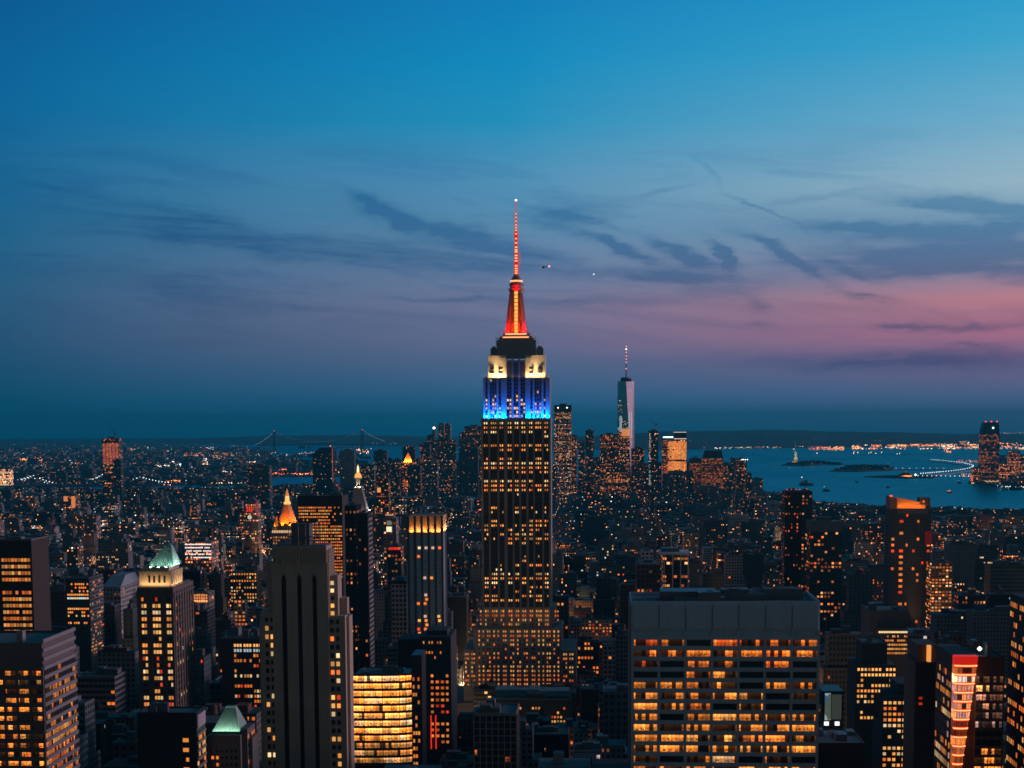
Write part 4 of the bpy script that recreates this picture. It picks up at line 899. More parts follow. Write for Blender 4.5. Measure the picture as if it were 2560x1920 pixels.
for py in (1175, 1190, 1205):
    m_ = MB(); m_.box(t.x0, t.x1, t.y0-1, t.y0-.3, PZ(py+4, 6900), PZ(py, 6900)); t.part('light_band', m_, emit_mat('terrace_light', (1, .62, .38), .8))
t = tw('office_tower', 'black wedge-topped tower with a red lamp at its high corner, by the river', 'tower', 784, 834, 1135, 5300, 50, 1240, 'black', .035, .5, 2.5, .5, short='black wedge tower')
m_ = MB(); m_.loft([(PX(784, 5300), t.y0, t.z1), (PX(834, 5300), t.y0, t.z1), (PX(834, 5300), t.y1, t.z1), (PX(784, 5300), t.y1, t.z1)], [(PX(802, 5300), t.y0, PZ(1117, 5300)), (PX(834, 5300), t.y0, PZ(1116, 5300)), (PX(834, 5300), t.y1, PZ(1116, 5300)), (PX(802, 5300), t.y1, PZ(1117, 5300))]); t.part('wedge_top', m_, black)
m_ = MB(); m_.octa((PX(829, 5300), t.y0, PZ(1113, 5300)), 2.4); t.part('warning_light', m_, red_lamp)
m_ = MB(); m_.box(PX(833, 5300), PX(834.6, 5300), t.y0-.8, t.y0-.2, 70, PZ(1118, 5300)); t.part('light_line', m_, emit_mat('edge_red', (1, .25, .18), .3))
tw('office_tower', 'windowless grey-violet slab tower next to the black wedge tower', 'tower', 852, 888, 1127, 5400, 45, 1215, 'pale', .01, st=1, short='windowless grey slab')
tw('apartment_tower', 'dark apartment tower with faint orange windows before the river', 'tower', 622, 676, 1165, 4700, 40, 1235, 'teal', .08, .2, 2.0, short='dark riverside tower')
for pxl, pxr, pyt, Y, wc, pr, tone, lab, sh in [
        (905, 937, 1163, 5200, 'teal', .42, .7, 'mid-rise teal block with warm white window column, beside the white clock tower lantern', None),
        (936, 969, 1127, 5600, 'teal', .16, .6, 'blunt dark tower rising between the grey slab and the flame-roofed tower', None),
        (960, 1000, 1157, 5100, 'dark', .3, .6, 'wide dark block with scattered windows, below the blunt dark tower', None),
        (1052, 1077, 1110, 5700, 'teal', .55, .1, 'shoulder tower with red-lit upper floors, at the foot of the lantern-topped tower', None),
        (1070, 1088, 1088, 5900, 'teal', .3, .5, 'stepped dark tower supporting a white lantern tip', 'lantern-topped tower'),
        (1098, 1112, 1059, 6000, 'grey', .38, .5, 'slim violet tower half of a flat-topped pair, with pinkish windows', 'flat-topped twin towers'),
        (1113, 1128, 1060, 6040, 'grey', .2, .5, 'slim darker tower half of the flat-topped pair', None),
        (1088, 1140, 1100, 5500, 'teal', .4, .55, 'broad stepped block below the flat-topped twin towers', None),
        (1150, 1166, 1082, 5600, 'teal', .4, .4, 'narrow wing tower joined to the bluish block by the great tower', None),
        (1162, 1210, 1066, 5500, 'teal', .55, .3, 'bluish block with orange floors, half hidden behind the great tower', None),
        (1148, 1196, 1121, 5100, 'dark', .12, .6, 'dark slab with one bright stripe of windows, just left of the great tower', 'dark striped slab'),
        (1020, 1052, 1165, 5000, 'dark', .3, .6, 'dull teal block between the flame-roofed tower and the twin towers', None),
        (1062, 1095, 1150, 4900, 'teal', .38, .7, 'teal block with white dotted windows below the twin towers', None)]:
    tw('office_tower', lab, 'tower', pxl, pxr, pyt, Y, 40, 1245, wc, pr*.38, tone, 1.6, .5, 3.6, 4.0, sh)
m_ = MB(); Y = 5900; c_ = PX(1087, Y); m_.cyl(c_, Y+10, PZ(1088, Y), PZ(1075, Y), 9, 6, 8); m_.cyl(c_, Y+10, PZ(1075, Y), PZ(1060, Y), 4, .3, 8)
m2 = MB(); m2.octa((c_, Y+8, PZ(1069, Y)), 5.5)
o = [q for q in C.objects if q.get('label', '').startswith('stepped dark tower supporting')][0]
for nm, mb_, mt in (('spire', m_, dstone), ('lantern', m2, white_lamp)):
    q = bpy.data.objects.new(nm, mb_.mesh(nm, mt, o.location)); C.objects.link(q); q.parent = o
t = tw('office_tower', 'grey tower topped by a flame-orange pyramid roof', 'tower', 1008, 1040, 1156, 5300, 36, 1225, 'teal', .5, .15, 3.2, .6, short='flame-roofed tower')
m_ = MB(); x0, x1 = PX(1009, 5300), PX(1033, 5300); m_.frus((x0, x1, t.y0+2, t.y0+30), ((x0+x1)/2-1, (x0+x1)/2+1, t.y0+14, t.y0+17), t.z1, PZ(1131, 5300)); t.part('pyramid_roof', m_, gold)
for i in range(4): spot(t, (x0+3+i*9, t.y0-3, t.z1+1), ((x0+x1)/2, t.y0+14, PZ(1140, 5300)), 60000, (1, .22, .05), 110, 1)
tw('office_tower', 'dark tower with a red lamp behind the flame-orange pyramid roof', 'tower', 1008, 1039, 1118, 5800, 40, 1165, 'dark', .05, st=2, red=1)
# right of the great tower
t = tw('skyscraper', 'tall glittering apartment tower with dark cap, just right of the great tower', 'tower', 1386, 1429, 1013, 5200, 40, 1178, 'grey', .5, .7, 2.2, .42, 3.0, 4.2, 'tall glittering apartment tower', cap=17)
for px in (1396, 1418): m_ = MB(); m_.octa((PX(px, 5200), t.y0-1, PZ(1020, 5200)), 2.6); t.part('roof_light', m_, white_lamp)
for pxl, pxr, pyt, Y, wc, pr, tone, lab, sh in [
        (1429, 1442, 1088, 5250, 'brown', .85, .4, 'narrow amber-lit annex on the side of the tall glittering apartment tower', None),
        (1446, 1462, 1103, 5500, 'teal', .35, .4, 'low dusky tower between the glittering tower and the dark thin tower', None),
        (1464, 1484, 1076, 5600, 'dark', .28, .35, 'thin dark tower with a column of amber windows at its edge', 'thin dark tower'),
        (1500, 1546, 1086, 5500, 'brown', .95, .28, 'broad block of crowded orange windows in front of the glass skyscraper', 'crowded orange block'),
        (1547, 1574, 1080, 5450, 'teal', .9, .38, 'orange-windowed block right at the foot of the glass skyscraper', None),
        (1578, 1610, 1121, 5400, 'brown', .3, .2, 'dull brown block right of the glass skyscraper base', None),
        (1515, 1570, 1164, 5000, 'brown', .75, .3, 'lower amber block below the crowded orange block', None),
        (1610, 1622, 1160, 5300, 'dark', .2, .5, 'small dark block between the glass skyscraper and the slim white-lit tower', None),
        (1840, 1866, 1147, 5500, 'brown', .38, .3, 'slender brown apartment tower standing alone at the water, with white roof lamps', 'slender waterfront tower'),
        (1864, 1878, 1183, 5400, 'dark', .3, .4, 'short dark tower leaning on the slender waterfront tower', None),
        (1808, 1830, 1165, 5700, 'dark', .25, .4, 'dark stepped block between the mansard block and the slender waterfront tower', None),
        (1716, 1732, 1178, 5200, 'dark', .2, .5, 'low dark block left of the mansard block', None)]:
    tw('office_tower', lab, 'tower', pxl, pxr, pyt, Y, 40, 1235, wc, pr*.5, tone, 1.7, .55, 3.6, 4.2, sh)
for k in range(4): q = P(1855+k*4.5, 1149, 5480); m_ = MB(); m_.octa(q, 2.2); single('roof_lamp', m_, cool_lamp, 'white lamp in the short row on the roof of the slender waterfront tower', 'lamp', 'lamps on the waterfront tower roof')
# tapering glass skyscraper with mast
Y = 5900; t = T('skyscraper', 'tallest distant glass skyscraper with tapering facets and a striped needle mast', 'skyscraper', (PX(1564, Y), Y+30, 0)); c_ = PX(1564.5, Y); z = lambda py: PZ(py, Y, 1564)
bw = 21.5/4050*Y; A_ = [(c_-bw, Y), (c_+bw, Y), (c_+bw, Y+62), (c_-bw, Y+62)]
gm = mirror_mat('sky_glass', (.17, .16, .20), .34, .85); tm_ = mirror_mat('teal_glass', (.08, .50, .80), .35, .85)
m_ = MB(); zb, zt = 56, z(953); k = dict(att(77, .12, .8, 2.4, 'dark', .5), w=(.14, .26, .32, .42))
m_.box(c_-bw, c_+bw, Y, Y+62, 0, zb, 3.5, 4.2, **k)
lo = [(c_-bw, Y, zb), (c_+bw*.62, Y, zb), (c_+bw, Y+24, zb), (c_+bw, Y+62, zb), (c_-bw, Y+62, zb)]; hi = [(c_-bw*.96, Y+4, zt), (c_+bw*.02, Y+1, zt), (c_+bw*.98, Y+52, zt), (c_+bw*.95, Y+58, zt), (c_-bw*.95, Y+58, zt)]
nz = round((zt-zb)/4.3)
def fuv(n, off): return [(off, 0), (off+n, 0), (off+n, nz), (off, nz)]
m_.face([lo[0], lo[1], hi[1], hi[0]], mi=2)
m_.face([lo[1], lo[2], hi[2], hi[1]], mi=1); m_.face([lo[2], lo[3], hi[3], hi[2]], mi=1); m_.face([lo[3], lo[4], hi[4], hi[3]], mi=0, **k); m_.face([lo[4], lo[0], hi[0], hi[4]], fuv(14, 99), mi=0, **k); m_.face(hi, mi=1)
t.part('wall', m_, [city, gm, tm_]); rd = random.Random(12); m_ = MB()
for i in range(70):
    py = rd.uniform(1000, 1130); q = (py-953)/(1135-953); xl_ = c_-bw+1+rd.random()*bw*(1.0+.55*q); zz = z(py); yy = Y+4-4*q
    m_.box(xl_, xl_+rd.uniform(1.5, 5), yy-1.2, yy+.3, zz, zz+2.2, l=(*PAL[rd.choice('wwcpya')], rd.uniform(.03, .16)))
t.part('lit_window', m_, glow, kind='stuff')
m_ = MB(); m_.box(c_-bw*.62, c_+bw*.62, Y+12, Y+50, zt, z(947)); m_.cyl(c_, Y+30, z(947), z(943), 18, 18, 12); t.part('roof_ring', m_, dark_steel)
m_ = MB(); m_.cyl(c_+1, Y+30, z(947), z(862), 2.6, 1.0, 6); t.part('mast', m_, steel)
for py in (865, 872, 880, 889, 897, 905, 921): m_ = MB(); m_.octa((c_+1, Y+28, z(py)), 3.0); t.part('mast_light', m_, emit_mat('mast_light', (1, .35, .28), 1.6) if py != 872 else white_lamp)
m_ = MB()
for px in (1549, 1552, 1572, 1577): m_.box(PX(px, Y), PX(px+1.6, Y), Y-.5, Y+.3, z(1095), z(1040 if px < 1560 else 1030))
t.part('light_line', m_, emit_mat('atrium_light', (.9, .95, .95), .55))
m_ = MB(); m_.cyl(PX(1564, 5445), 5446, PZ(1092, 5445), PZ(1073, 5445), 14, 13, 12); t.part('lit_podium', m_, emit_mat('podium_light', (1, .36, .1), .7))
reg(c_-bw, c_+bw, Y, Y+62, 1543, 1586, 953, 1140, 'distant glass skyscraper')
t = tw('skyscraper', 'slim unfinished tower with a white-lit edge and a luffing crane', 'tower', 1620, 1645, 1077, 5350, 30, 1222, 'dark', .12, .5, 3, short='slim white-edged tower')
m_ = MB()
rd = random.Random(3)
for i in range(42):
    if rd.random() < .8: a = 1621+rd.random()*2; m_.box(PX(a, 5350), PX(a+rd.uniform(2, 5), 5350), t.y0-.6, t.y0-.1, PZ(1088+i*3.0+1.8, 5350), PZ(1088+i*3.0, 5350))
t.part('work_light', m_, emit_mat('work_white', (.85, .95, .85), .5), kind='stuff')
cr_ = MB(); xm = PX(1640, 5350); cr_.bar((xm, 5365, t.z1), (xm, 5365, PZ(1063, 5350)), 1.2); cr_.bar((xm, 5365, PZ(1066, 5350)), (PX(1624, 5350), 5365, PZ(1049, 5350)), .7); cr_.bar((xm, 5365, PZ(1066, 5350)), (PX(1644, 5350), 5365, PZ(1060, 5350)), 1.3)
single('tower_crane', cr_, dark_steel, 'luffing crane on the slim white-edged tower by the bay', 'crane')
t = tw('office_tower', 'golden glass block glowing solid amber on its broad face', 'tower', 1668, 1716, 1100, 5500, 40, 1180, 'brown', .35, .4, 2.5, .8, short='golden glowing block')
q = MB(); rd = random.Random(31)
for i in range(15):
    a = 1669+i*3.1; cb_ = rd.uniform(.09, .15)
    for r in range(16):
        p0 = 1105+r*4.6
        if 1150 < p0 < 1155 or rd.random() < .05: continue
        q.box(PX(a, 5500), PX(a+2.7, 5500), t.y0-.8, t.y0-.2, PZ(p0+4.1, 5500), PZ(p0, 5500), l=(1, rd.uniform(.22, .34), rd.uniform(.02, .05), cb_*rd.uniform(.7, 1.25)))
t.part('lit_curtain_wall', q, glow, kind='stuff')
m_ = MB(); m_.box(PX(1684, 5500), PX(1715, 5500), t.y0+4, t.y1, t.z1, PZ(1083, 5500)); t.part('penthouse', m_, dark_steel)
m_ = MB(); m_.box(PX(1684, 5500), PX(1715, 5500), t.y0+3, t.y0+3.9, PZ(1100, 5500), PZ(1098, 5500)); m_.box(PX(1683, 5500), PX(1715, 5500), t.y0+3, t.y0+3.9, PZ(1083.5, 5500), PZ(1082, 5500)); t.part('light_band', m_, emit_mat('roof_line', (1, .7, .6), .9))
m_ = MB(); m_.box(PX(1657, 5500), PX(1682, 5500), t.y0+2, t.y0+2.8, PZ(1096.5, 5500), PZ(1093.5, 5500)); t.part('light_band', m_, cool_lamp)
tw('office_tower', 'brown shaded side block attached to the golden glowing block', 'tower', 1655, 1668, 1098, 5520, 38, 1180, 'brown', .5, .1, 1.6)
t = tw('office_tower', 'large brownish block with dense dim windows under a dark mansard top', 'tower', 1755, 1807, 1146, 5600, 45, 1216, 'brown', .95, .12, .85, .7, short='mansard-topped block')
m_ = MB(); m_.frus((t.x0, t.x1, t.y0, t.y1), (PX(1762, 5600), PX(1803, 5600), t.y0+8, t.y1-8), t.z1, PZ(1128, 5600)); t.part('mansard_roof', m_, dark_steel)
tw('office_tower', 'shoulder block with chamfered dark roof, left part of the mansard-topped pair', 'tower', 1724, 1752, 1146, 5650, 45, 1205, 'brown', .7, .1, .8, cap=12)
t = tw('skyscraper', 'lone glass tower on the far shore with dark cap and pink-lit floors', 'tower', 2450, 2494, 1085, 7000, 60, 1182, 'teal', .5, .12, .7, .9, 4.5, 5.0, 'lone far-shore tower')
m_ = MB(); m_.frus((t.x0, t.x1, t.y0, t.y1), (PX(2456, 7000), PX(2491, 7000), t.y0+5, t.y1-5), t.z1, PZ(1062, 7000)); t.part('crown', m_, dark_steel)
for px in (2459, 2473, 2487): m_ = MB(); m_.octa((PX(px, 7000), t.y0+5, PZ(1060.5, 7000)), 3.4); t.part('warning_light', m_, red_lamp)
m_ = MB(); m_.octa((PX(2477, 7000), t.y0-1, PZ(1076, 7000)), 5); t.part('sign_light', m_, cool_lamp)
for pxl, pxr, pyt, Y, pr, lab in [(2520, 2545, 1128, 7300, .3, 'dark far-shore block right of the lone glass tower'), (2545, 2575, 1140, 7200, .3, 'far-shore block at the very edge of the view'), (2498, 2520, 1160, 7000, .35, 'low far-shore block just right of the lone glass tower'), (2430, 2450, 1170, 6900, .3, 'low far-shore block just left of the lone glass tower')]:
    tw('apartment_block', lab, 'building', pxl, pxr, pyt, Y, 40, 1200, 'dark', pr, .4, 3)

# ---- middle distance
# gilded pyramid
Y = 2050; t = base('office_tower', 'stone tower under a glowing gold octagonal pyramid spire', 'tower', 680, 745, 1318, Y, 40, 1400, 'gold pyramid spire'); z = t.z
k = att(5, .3, .5, 1.6, 'stone', .5); m_ = MB(); m_.box(t.x0, t.x1, Y, Y+40, 0, t.z1, 3.4, 3.8, **k); t.part('wall', m_, city)
m_ = MB()
for i in range(14): m_.box(PX(680+i*4.2, Y), PX(680+i*4.2+2.6, Y), Y-.5, Y-.1, z(1332), z(1326))
t.part('lit_loggia', m_, emit_mat('loggia', (1, .60, .32), .9), kind='stuff')
cx, yc = PX(713, Y), Y+16; rr = lambda q: q/4050*Y/2/.924
m_ = MB(); m_.cyl(cx, yc, t.z1, z(1262), rr(51), rr(15), 8, R(22.5)); t.part('pyramid_roof', m_, gold)
m_ = MB(); m_.cyl(cx, yc, z(1262), z(1256), rr(17), rr(16), 8, R(22.5)); m_.cyl(cx, yc, z(1256), z(1241), rr(11), rr(9), 8, R(22.5)); t.part('lantern', m_, emit_mat('gold_lantern', (1, .52, .14), 1.3))
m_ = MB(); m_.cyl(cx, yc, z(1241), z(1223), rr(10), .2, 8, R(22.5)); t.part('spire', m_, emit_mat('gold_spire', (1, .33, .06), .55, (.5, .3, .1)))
m_ = MB(); m_.frus((PX(681, Y), PX(695, Y), Y+4, Y+12), (PX(687, Y), PX(689, Y), Y+7, Y+9), t.z1, z(1292)); t.part('corner_pinnacle', m_, gold)
for i in range(8): a = R(22.5+45*i); spot(t, (cx+17.5*math.cos(a), yc+17.5*math.sin(a), t.z1+.6), (cx+6*math.cos(a), yc+6*math.sin(a), z(1280)), 40000, (1, .20, .01), 90, .5)
spot(t, (PX(684, Y), Y+1, t.z1+.6), (PX(688, Y), Y+8, z(1300)), 1500, (1, .4, .1), 120, .5)
t.done()
# dark slab with orange floors
t = base('office_tower', 'dark brown slab turned edge-on with long rows of orange windows beside the gold pyramid', 'office tower', 745, 856, 1242, 1500, 35, 1445, 'orange-rowed brown slab')
Y = 1500; z = t.z; m_ = MB(); m_.box(t.x0, t.x1, Y, Y+35, 0, t.z1); t.part('wall', m_, wall_mat('dark_brown', (.055, .042, .036)))
q = litf(88, .85, 'oooaay', .45, 1.1, .8, 3)
windows(t, 'front', t.x0+.5, t.x1-.5, z(1265+23*7.85), z(1265), Y, 22, 23, lambda c, r: q(c, r) if rdm.random() < (.95 if (c < 16 or r > 5) else .25) else None, wf=.7, hf=.46, cap=100, dark=False); roofing(t, t.x0, t.x1, Y, Y+35, t.z1, 2, 1, 2, wmat=brown); t.done()
# white clock tower lantern and pyramid
Y = 2150; t = base('clock_tower', 'pale marble tower with floodlit pyramid roof and a golden lantern', 'tower', 876, 918, 1276, Y, 26, 1300, 'golden-lantern marble tower'); z = lambda py: PZ(py, Y, 893)
m_ = MB(); m_.box(t.x0, t.x1, Y, Y+24, 0, z(1276)); m_.box(t.x0-1, t.x1+1, Y-1, Y+25, z(1280), z(1276)); t.part('wall', m_, whitem)
m_ = MB(); m_.frus((PX(877, Y), PX(917, Y), Y+1, Y+23), (PX(885, Y), PX(903, Y), Y+8, Y+17), z(1276), z(1222)); t.part('pyramid_roof', m_, wall_mat('pale_slate', (.28, .28, .27)))
m_ = MB(); m_.box(PX(883, Y), PX(905, Y), Y+7, Y+18, z(1222), z(1217)); 
for px in (889, 893, 897): m_.box(PX(px, Y), PX(px+1.8, Y), Y+8.5, Y+9.5, z(1217), z(1198))
m_.box(PX(890, Y), PX(897, Y), Y+9.6, Y+15, z(1217), z(1198)); m_.box(PX(886, Y), PX(901, Y), Y+7.5, Y+17, z(1198), z(1195)); t.part('belfry', m_, whitem)
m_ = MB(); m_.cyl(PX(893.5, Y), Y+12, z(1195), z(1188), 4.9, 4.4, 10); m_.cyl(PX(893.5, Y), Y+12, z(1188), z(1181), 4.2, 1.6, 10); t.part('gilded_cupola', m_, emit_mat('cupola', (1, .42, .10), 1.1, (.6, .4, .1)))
m_ = MB(); m_.cyl(PX(893.5, Y), Y+12, z(1181), z(1168), 1.6, 1.2, 8); m_.cyl(PX(893.5, Y), Y+12, z(1168), z(1162), .9, .1, 8); t.part('beacon_lantern', m_, emit_mat('lantern_white', (1, .62, .3), 2.0))
for px in (885, 901): spot(t, (PX(px, Y), Y+4.5, z(1221)), (PX(893, Y), Y+10, z(1205)), 2600, (1, .85, .55), 100, .4)
strip(t, PX(921, Y), Y+12, z(1277), 20, 2600, (1, .92, .72), 20, .8, rot=R(90)); strip(t, PX(896, Y), Y-1.5, z(1276), 18, 220, (1, .9, .75), 20, .8); t.done()
# slabs in front of it
t = tw('apartment_tower', 'thin black slab with pale lit right edge in front of the marble tower', 'tower', 892, 919, 1283, 1150, 26, 1610, 'black', .10, .3, .9, .35, 3.2, 3.5, 'thin black slab')
m_ = MB()
for i in range(60): m_.box(t.x1, t.x1+.4, t.y0+2, t.y0+22, t.z1-4-i*3.5-1.6, t.z1-4-i*3.5)
t.part('balcony', m_, lilac_panel, kind='stuff')
tw('apartment_tower', 'black tower with a dotted column of amber windows, left of the thin black slab', 'tower', 862, 891, 1264, 1260, 26, 1600, 'black', .32, .25, .8, .4, 3.0, 3.5, 'black dotted tower')
t = tw('office_tower', 'dark tower with orange upper windows and red roof lamps behind the marble tower', 'tower', 942, 972, 1197, 2900, 30, 1262, 'black', .25, .3, 1.5, .6, red=2)
m_ = MB(); m_.box(PX(944, 2900), PX(953, 2900), t.y0-.6, t.y0-.2, PZ(1230, 2900), PZ(1218, 2900)); t.part('lit_floor', m_, emit_mat('lit_floor', (1, .34, .1), 1.0))
t = tw('office_building', 'small tower with an orange-trimmed octagonal lantern top and a white-lit panel', 'tower', 958, 990, 1296, 1900, 25, 1350, 'grey', .3, .6, 1.4, .5, short='white-panelled lantern building')
m_ = MB(); m_.cyl(PX(974, 1900), t.y0+10, t.z1, PZ(1286, 1900), 7, 4.5, 8, R(22.5)); t.part('octagonal_top', m_, dstone)
m_ = MB(); m_.box(PX(966, 1900), PX(979, 1900), t.y0-.5, t.y0-.1, PZ(1329, 1900), PZ(1316, 1900)); t.part('lit_panel', m_, emit_mat('cream_panel', (1, .82, .55), 1.2))
m_ = MB(); m_.box(PX(967, 1900), PX(978, 1900), t.y0-.5, t.y0-.1, PZ(1312, 1900), PZ(1301, 1900)); t.part('lit_panel', m_, emit_mat('green_panel', (.65, .75, .5), .22))
m_ = MB(); m_.box(PX(963, 1900), PX(983, 1900), t.y0+1.5, t.y0+2.2, PZ(1288, 1900), PZ(1285.5, 1900)); t.part('light_band', m_, emit_mat('trim_light', (1, .4, .2), .8))
t = tw('office_building', 'low dark block with a row of glowing red lamps on its roof edge', 'building', 968, 1002, 1366, 1600, 22, 1400, 'dark', .2, .3, 1.2)
m_ = MB()
for i in range(7): m_.box(PX(971+i*4.3, 1600), PX(971+i*4.3+3, 1600), t.y0-.5, t.y0-.1, PZ(1374, 1600), PZ(1368, 1600))
t.part('red_light_row', m_, emit_mat('red_row', (1, .03, .01), 1.0), kind='stuff')
t = tw('office_building', 'blank grey-walled block with one column of tiny windows, beside the amber-crowned tower', 'building', 976, 1014, 1452, 1290, 30, 1590, 'light', 0, st=1, short='blank grey-walled block', cap=8)
m_ = MB()
for i in range(14): m_.box(PX(1009, 1290), PX(1011.5, 1290), t.y0-.3, t.y0-.05, PZ(1464+i*8.6, 1290), PZ(1460+i*8.6, 1290))
t.part('window', m_, glass, kind='stuff')
t = base('office_building', 'dark stepped block with glowing red vertical tubes, right of the curved bright building', 'building', 1048, 1124, 1592, 1000, 40, 1900, 'red-tubed dark block'); Y = 1000; z = t.z
m_ = MB(); m_.box(t.x0, t.x1, Y, Y+40, 0, t.z1); m_.box(PX(985, Y), t.x0, Y+12, Y+40, 0, z(1604)); m_.box(PX(1062, Y), PX(1112, Y), Y+8, Y+30, t.z1, z(1580)); t.part('wall', m_, wall_mat('soot', (.05, .052, .055)))
for px in (1071, 1083): m_ = MB(); m_.box(PX(px, Y), PX(px+2.6, Y), Y-.6, Y-.1, z(1872), z(1788)); t.part('neon_tube', m_, emit_mat('neon', (1, .035, .012), .9))
q = litf(55, .55, 'oooar', .3, .9, .6)
windows(t, 'front', 0, 1, z(1862), z(1682), Y, 4, 12, lambda c, r: q(c, r) if c < 2 or r < 12 else None, hf=.45, xs=[(PX(1089, Y), 1.9), (PX(1102, Y), 1.9), (PX(1114, Y), 1.5), (PX(1076, Y), 1.6)], cap=70, dark=False)
windows(t, 'front', t.x0+1, t.x1-2, z(1650), z(1600), Y, 9, 4, litf(56, .22, 'oay', .3, .9, 1), wf=.45, hf=.5, cap=100, dark=False); t.done()
# clock tower with red crown
Y = 2900; t = base('clock_tower', 'stone clock tower with a round pale dial and red-lit belfry under a violet top', 'clock tower', 610, 645, 1258, Y, 26, 1345, 'red-lit clock tower'); z = t.z
k = att(9, .35, .6, 1.6, 'stone', .5); m_ = MB(); m_.box(t.x0, t.x1, Y, Y+26, 0, z(1260), 3.4, 4, **k); t.part('wall', m_, city)
m_ = MB(); m_.box(PX(613, Y), PX(643, Y), Y+2, Y+24, z(1260), z(1254)); m_.frus((PX(615, Y), PX(641, Y), Y+3, Y+22), (PX(625, Y), PX(631, Y), Y+11, Y+14), z(1254), z(1243)); t.part('tower_roof', m_, wall_mat('violet_roof', (.24, .16, .24)))
m_ = MB()
for i in range(3): m_.box(PX(618+i*5, Y), PX(618+i*5+3.2, Y), Y-.6, Y-.1, z(1279), z(1266))
t.part('lit_belfry', m_, emit_mat('belfry_red', (1, .04, .02), .9), kind='stuff')
m_ = MB(); c_ = (PX(624.5, Y), z(1293)); ring = [(c_[0]+3.8*math.cos(2*math.pi*i/16), Y-.5, c_[1]+3.8*math.sin(2*math.pi*i/16)) for i in range(16)]; m_.loft(ring, [(a, Y-.1, b_) for a, _, b_ in ring]); m_.face(ring)
dial = t.part('clock_face', m_, emit_mat('dial', (1, .85, .65), .75))
m_ = MB(); m_.bar((c_[0], Y-.8, c_[1]), (c_[0]+2.2, Y-.8, c_[1]+1.6), .35); m_.bar((c_[0], Y-.8, c_[1]), (c_[0]-.4, Y-.8, c_[1]-1.8), .4); t.part('clock_hand', m_, black, dial)
m_ = MB(); m_.box(PX(640, Y), PX(645, Y), Y-1, Y-.2, z(1290), z(1256)); t.part('lit_corner', m_, emit_mat('corner_pink', (1, .10, .10), .30)); t.done()
# sparkling white block, curled light sculpture
t = tw('office_building', 'low block outlined by rows of bright white lamps, beyond the green pyramid roof', 'building', 460, 526, 1356, 1950, 40, 1402, 'grey', .35, .3, 1.5, .6, short='white-lamped block'); m_ = MB(); rd = random.Random(6)
for r in range(5):
    for c in range(19):
        if rd.random() < .85: x = 461+c*3.5; m_.box(PX(x, 1950), PX(x+2, 1950), t.y0-.5, t.y0-.1, PZ(1361+r*8.3, 1950), PZ(1358.5+r*8.3, 1950), l=(1, .8, .75, .22))
t.part('facade_lamp', m_, glow, kind='stuff')
# framed cap building, teal box, dark base
t = base('office_tower', 'block with four white columns under a flat white canopy', 'building', 1655, 1724, 1387, 1350, 30, 1486, 'white-columned block'); Y = 1350; z = t.z
k = att(41, .5, .35, 1.1, 'dark', .85); m_ = MB(); m_.box(t.x0+1, t.x1-1, Y+3, Y+30, 0, z(1392), 3.2, 3.8, **k); t.part('wall', m_, city)
m_ = MB(); m_.box(PX(1648, Y), PX(1725, Y), Y-2, Y+32, z(1387), z(1381)); t.part('canopy', m_, wall_mat('white_paint', (.78, .78, .8)))
for px in (1660, 1681, 1701, 1720): m_ = MB(); m_.box(PX(px, Y), PX(px+2.4, Y), Y-1, Y+2, 0, z(1387)); t.part('column', m_, wall_mat('white_paint', (.78, .78, .8)))
m_ = MB(); m_.box(PX(1655, Y), PX(1700, Y), Y+6, Y+20, z(1381), z(1372)); m_.box(PX(1697, Y), PX(1701, Y), Y+6, Y+9, z(1372), z(1358)); t.part('rooftop_unit', m_, steel); t.done()
tw('office_building', 'teal windowless box left of the white-columned block', 'building', 1603, 1634, 1379, 1400, 24, 1412, 'light', 0, st=1)
tw('office_building', 'broad dark block with a few brown windows under the teal box', 'building', 1592, 1652, 1412, 1300, 40, 1500, 'brown', .18, .05, .5)
# dark tower with red lamps
t = tw('apartment_tower', 'tall black tower with red roof lamps in front of the bay', 'tower', 1962, 2004, 1229, 1700, 30, 1500, 'black', .16, .1, .8, .4, 3.0, 3.6, 'black red-lamped tower', red=4)
tw('apartment_tower', 'slightly lower black tower joined to the black red-lamped tower', 'tower', 2003, 2030, 1228, 1760, 28, 1500, 'dark', .2, .3, 1.0, .45, red=1)
t = tw('office_building', 'dark block with blank pale top wall, right of the black red-lamped tower', 'building', 2026, 2106, 1305, 1650, 30, 1420, 'dark', .28, .2, 1.0, .6, cap=24, capm=wall_mat('mid_panel', (.2, .2, .21)), short='pale-topped block')
# sloped orange crown tower
t = base('apartment_tower', 'dark apartment tower with a sloping orange-lit crown and amber windows', 'tower', 2225, 2328, 1272, 1900, 34, 1580, 'sloping orange-crowned tower'); Y = 1900; z = t.z
k = att(63, .1, .3, .9, 'dark', .5); m_ = MB(); m_.box(t.x0, t.x1, Y, Y+34, 0, t.z1, 3.3, 3.6, **dict(a=(k['a'][0], 0, 0, 0.0001), w=k['w'])); t.part('wall', m_, city)
m_ = MB(); q = lambda px, py, y: (PX(px, Y), y, z(py))
m_.loft([q(2225, 1272, Y+6), q(2316, 1272, Y+6), q(2316, 1272, Y+30), q(2225, 1272, Y+30)], [q(2225, 1241, Y+9), q(2316, 1258, Y+9), q(2316, 1258, Y+30), q(2225, 1241, Y+30)]); m_.box(PX(2225, Y), PX(2242, Y), Y, Y+6, t.z1, z(1246)); t.part('sloped_crown', m_, wall_mat('rust_panel', (.45, .24, .12)))
m_ = MB(); m_.box(PX(2303, Y), PX(2328, Y), Y+8, Y+26, t.z1, z(1245)); t.part('bulkhead', m_, dark_steel)
m_ = MB(); m_.box(PX(2243, Y), PX(2319, Y), Y-.6, Y, z(1284), z(1272)); t.part('top_panel', m_, steel)
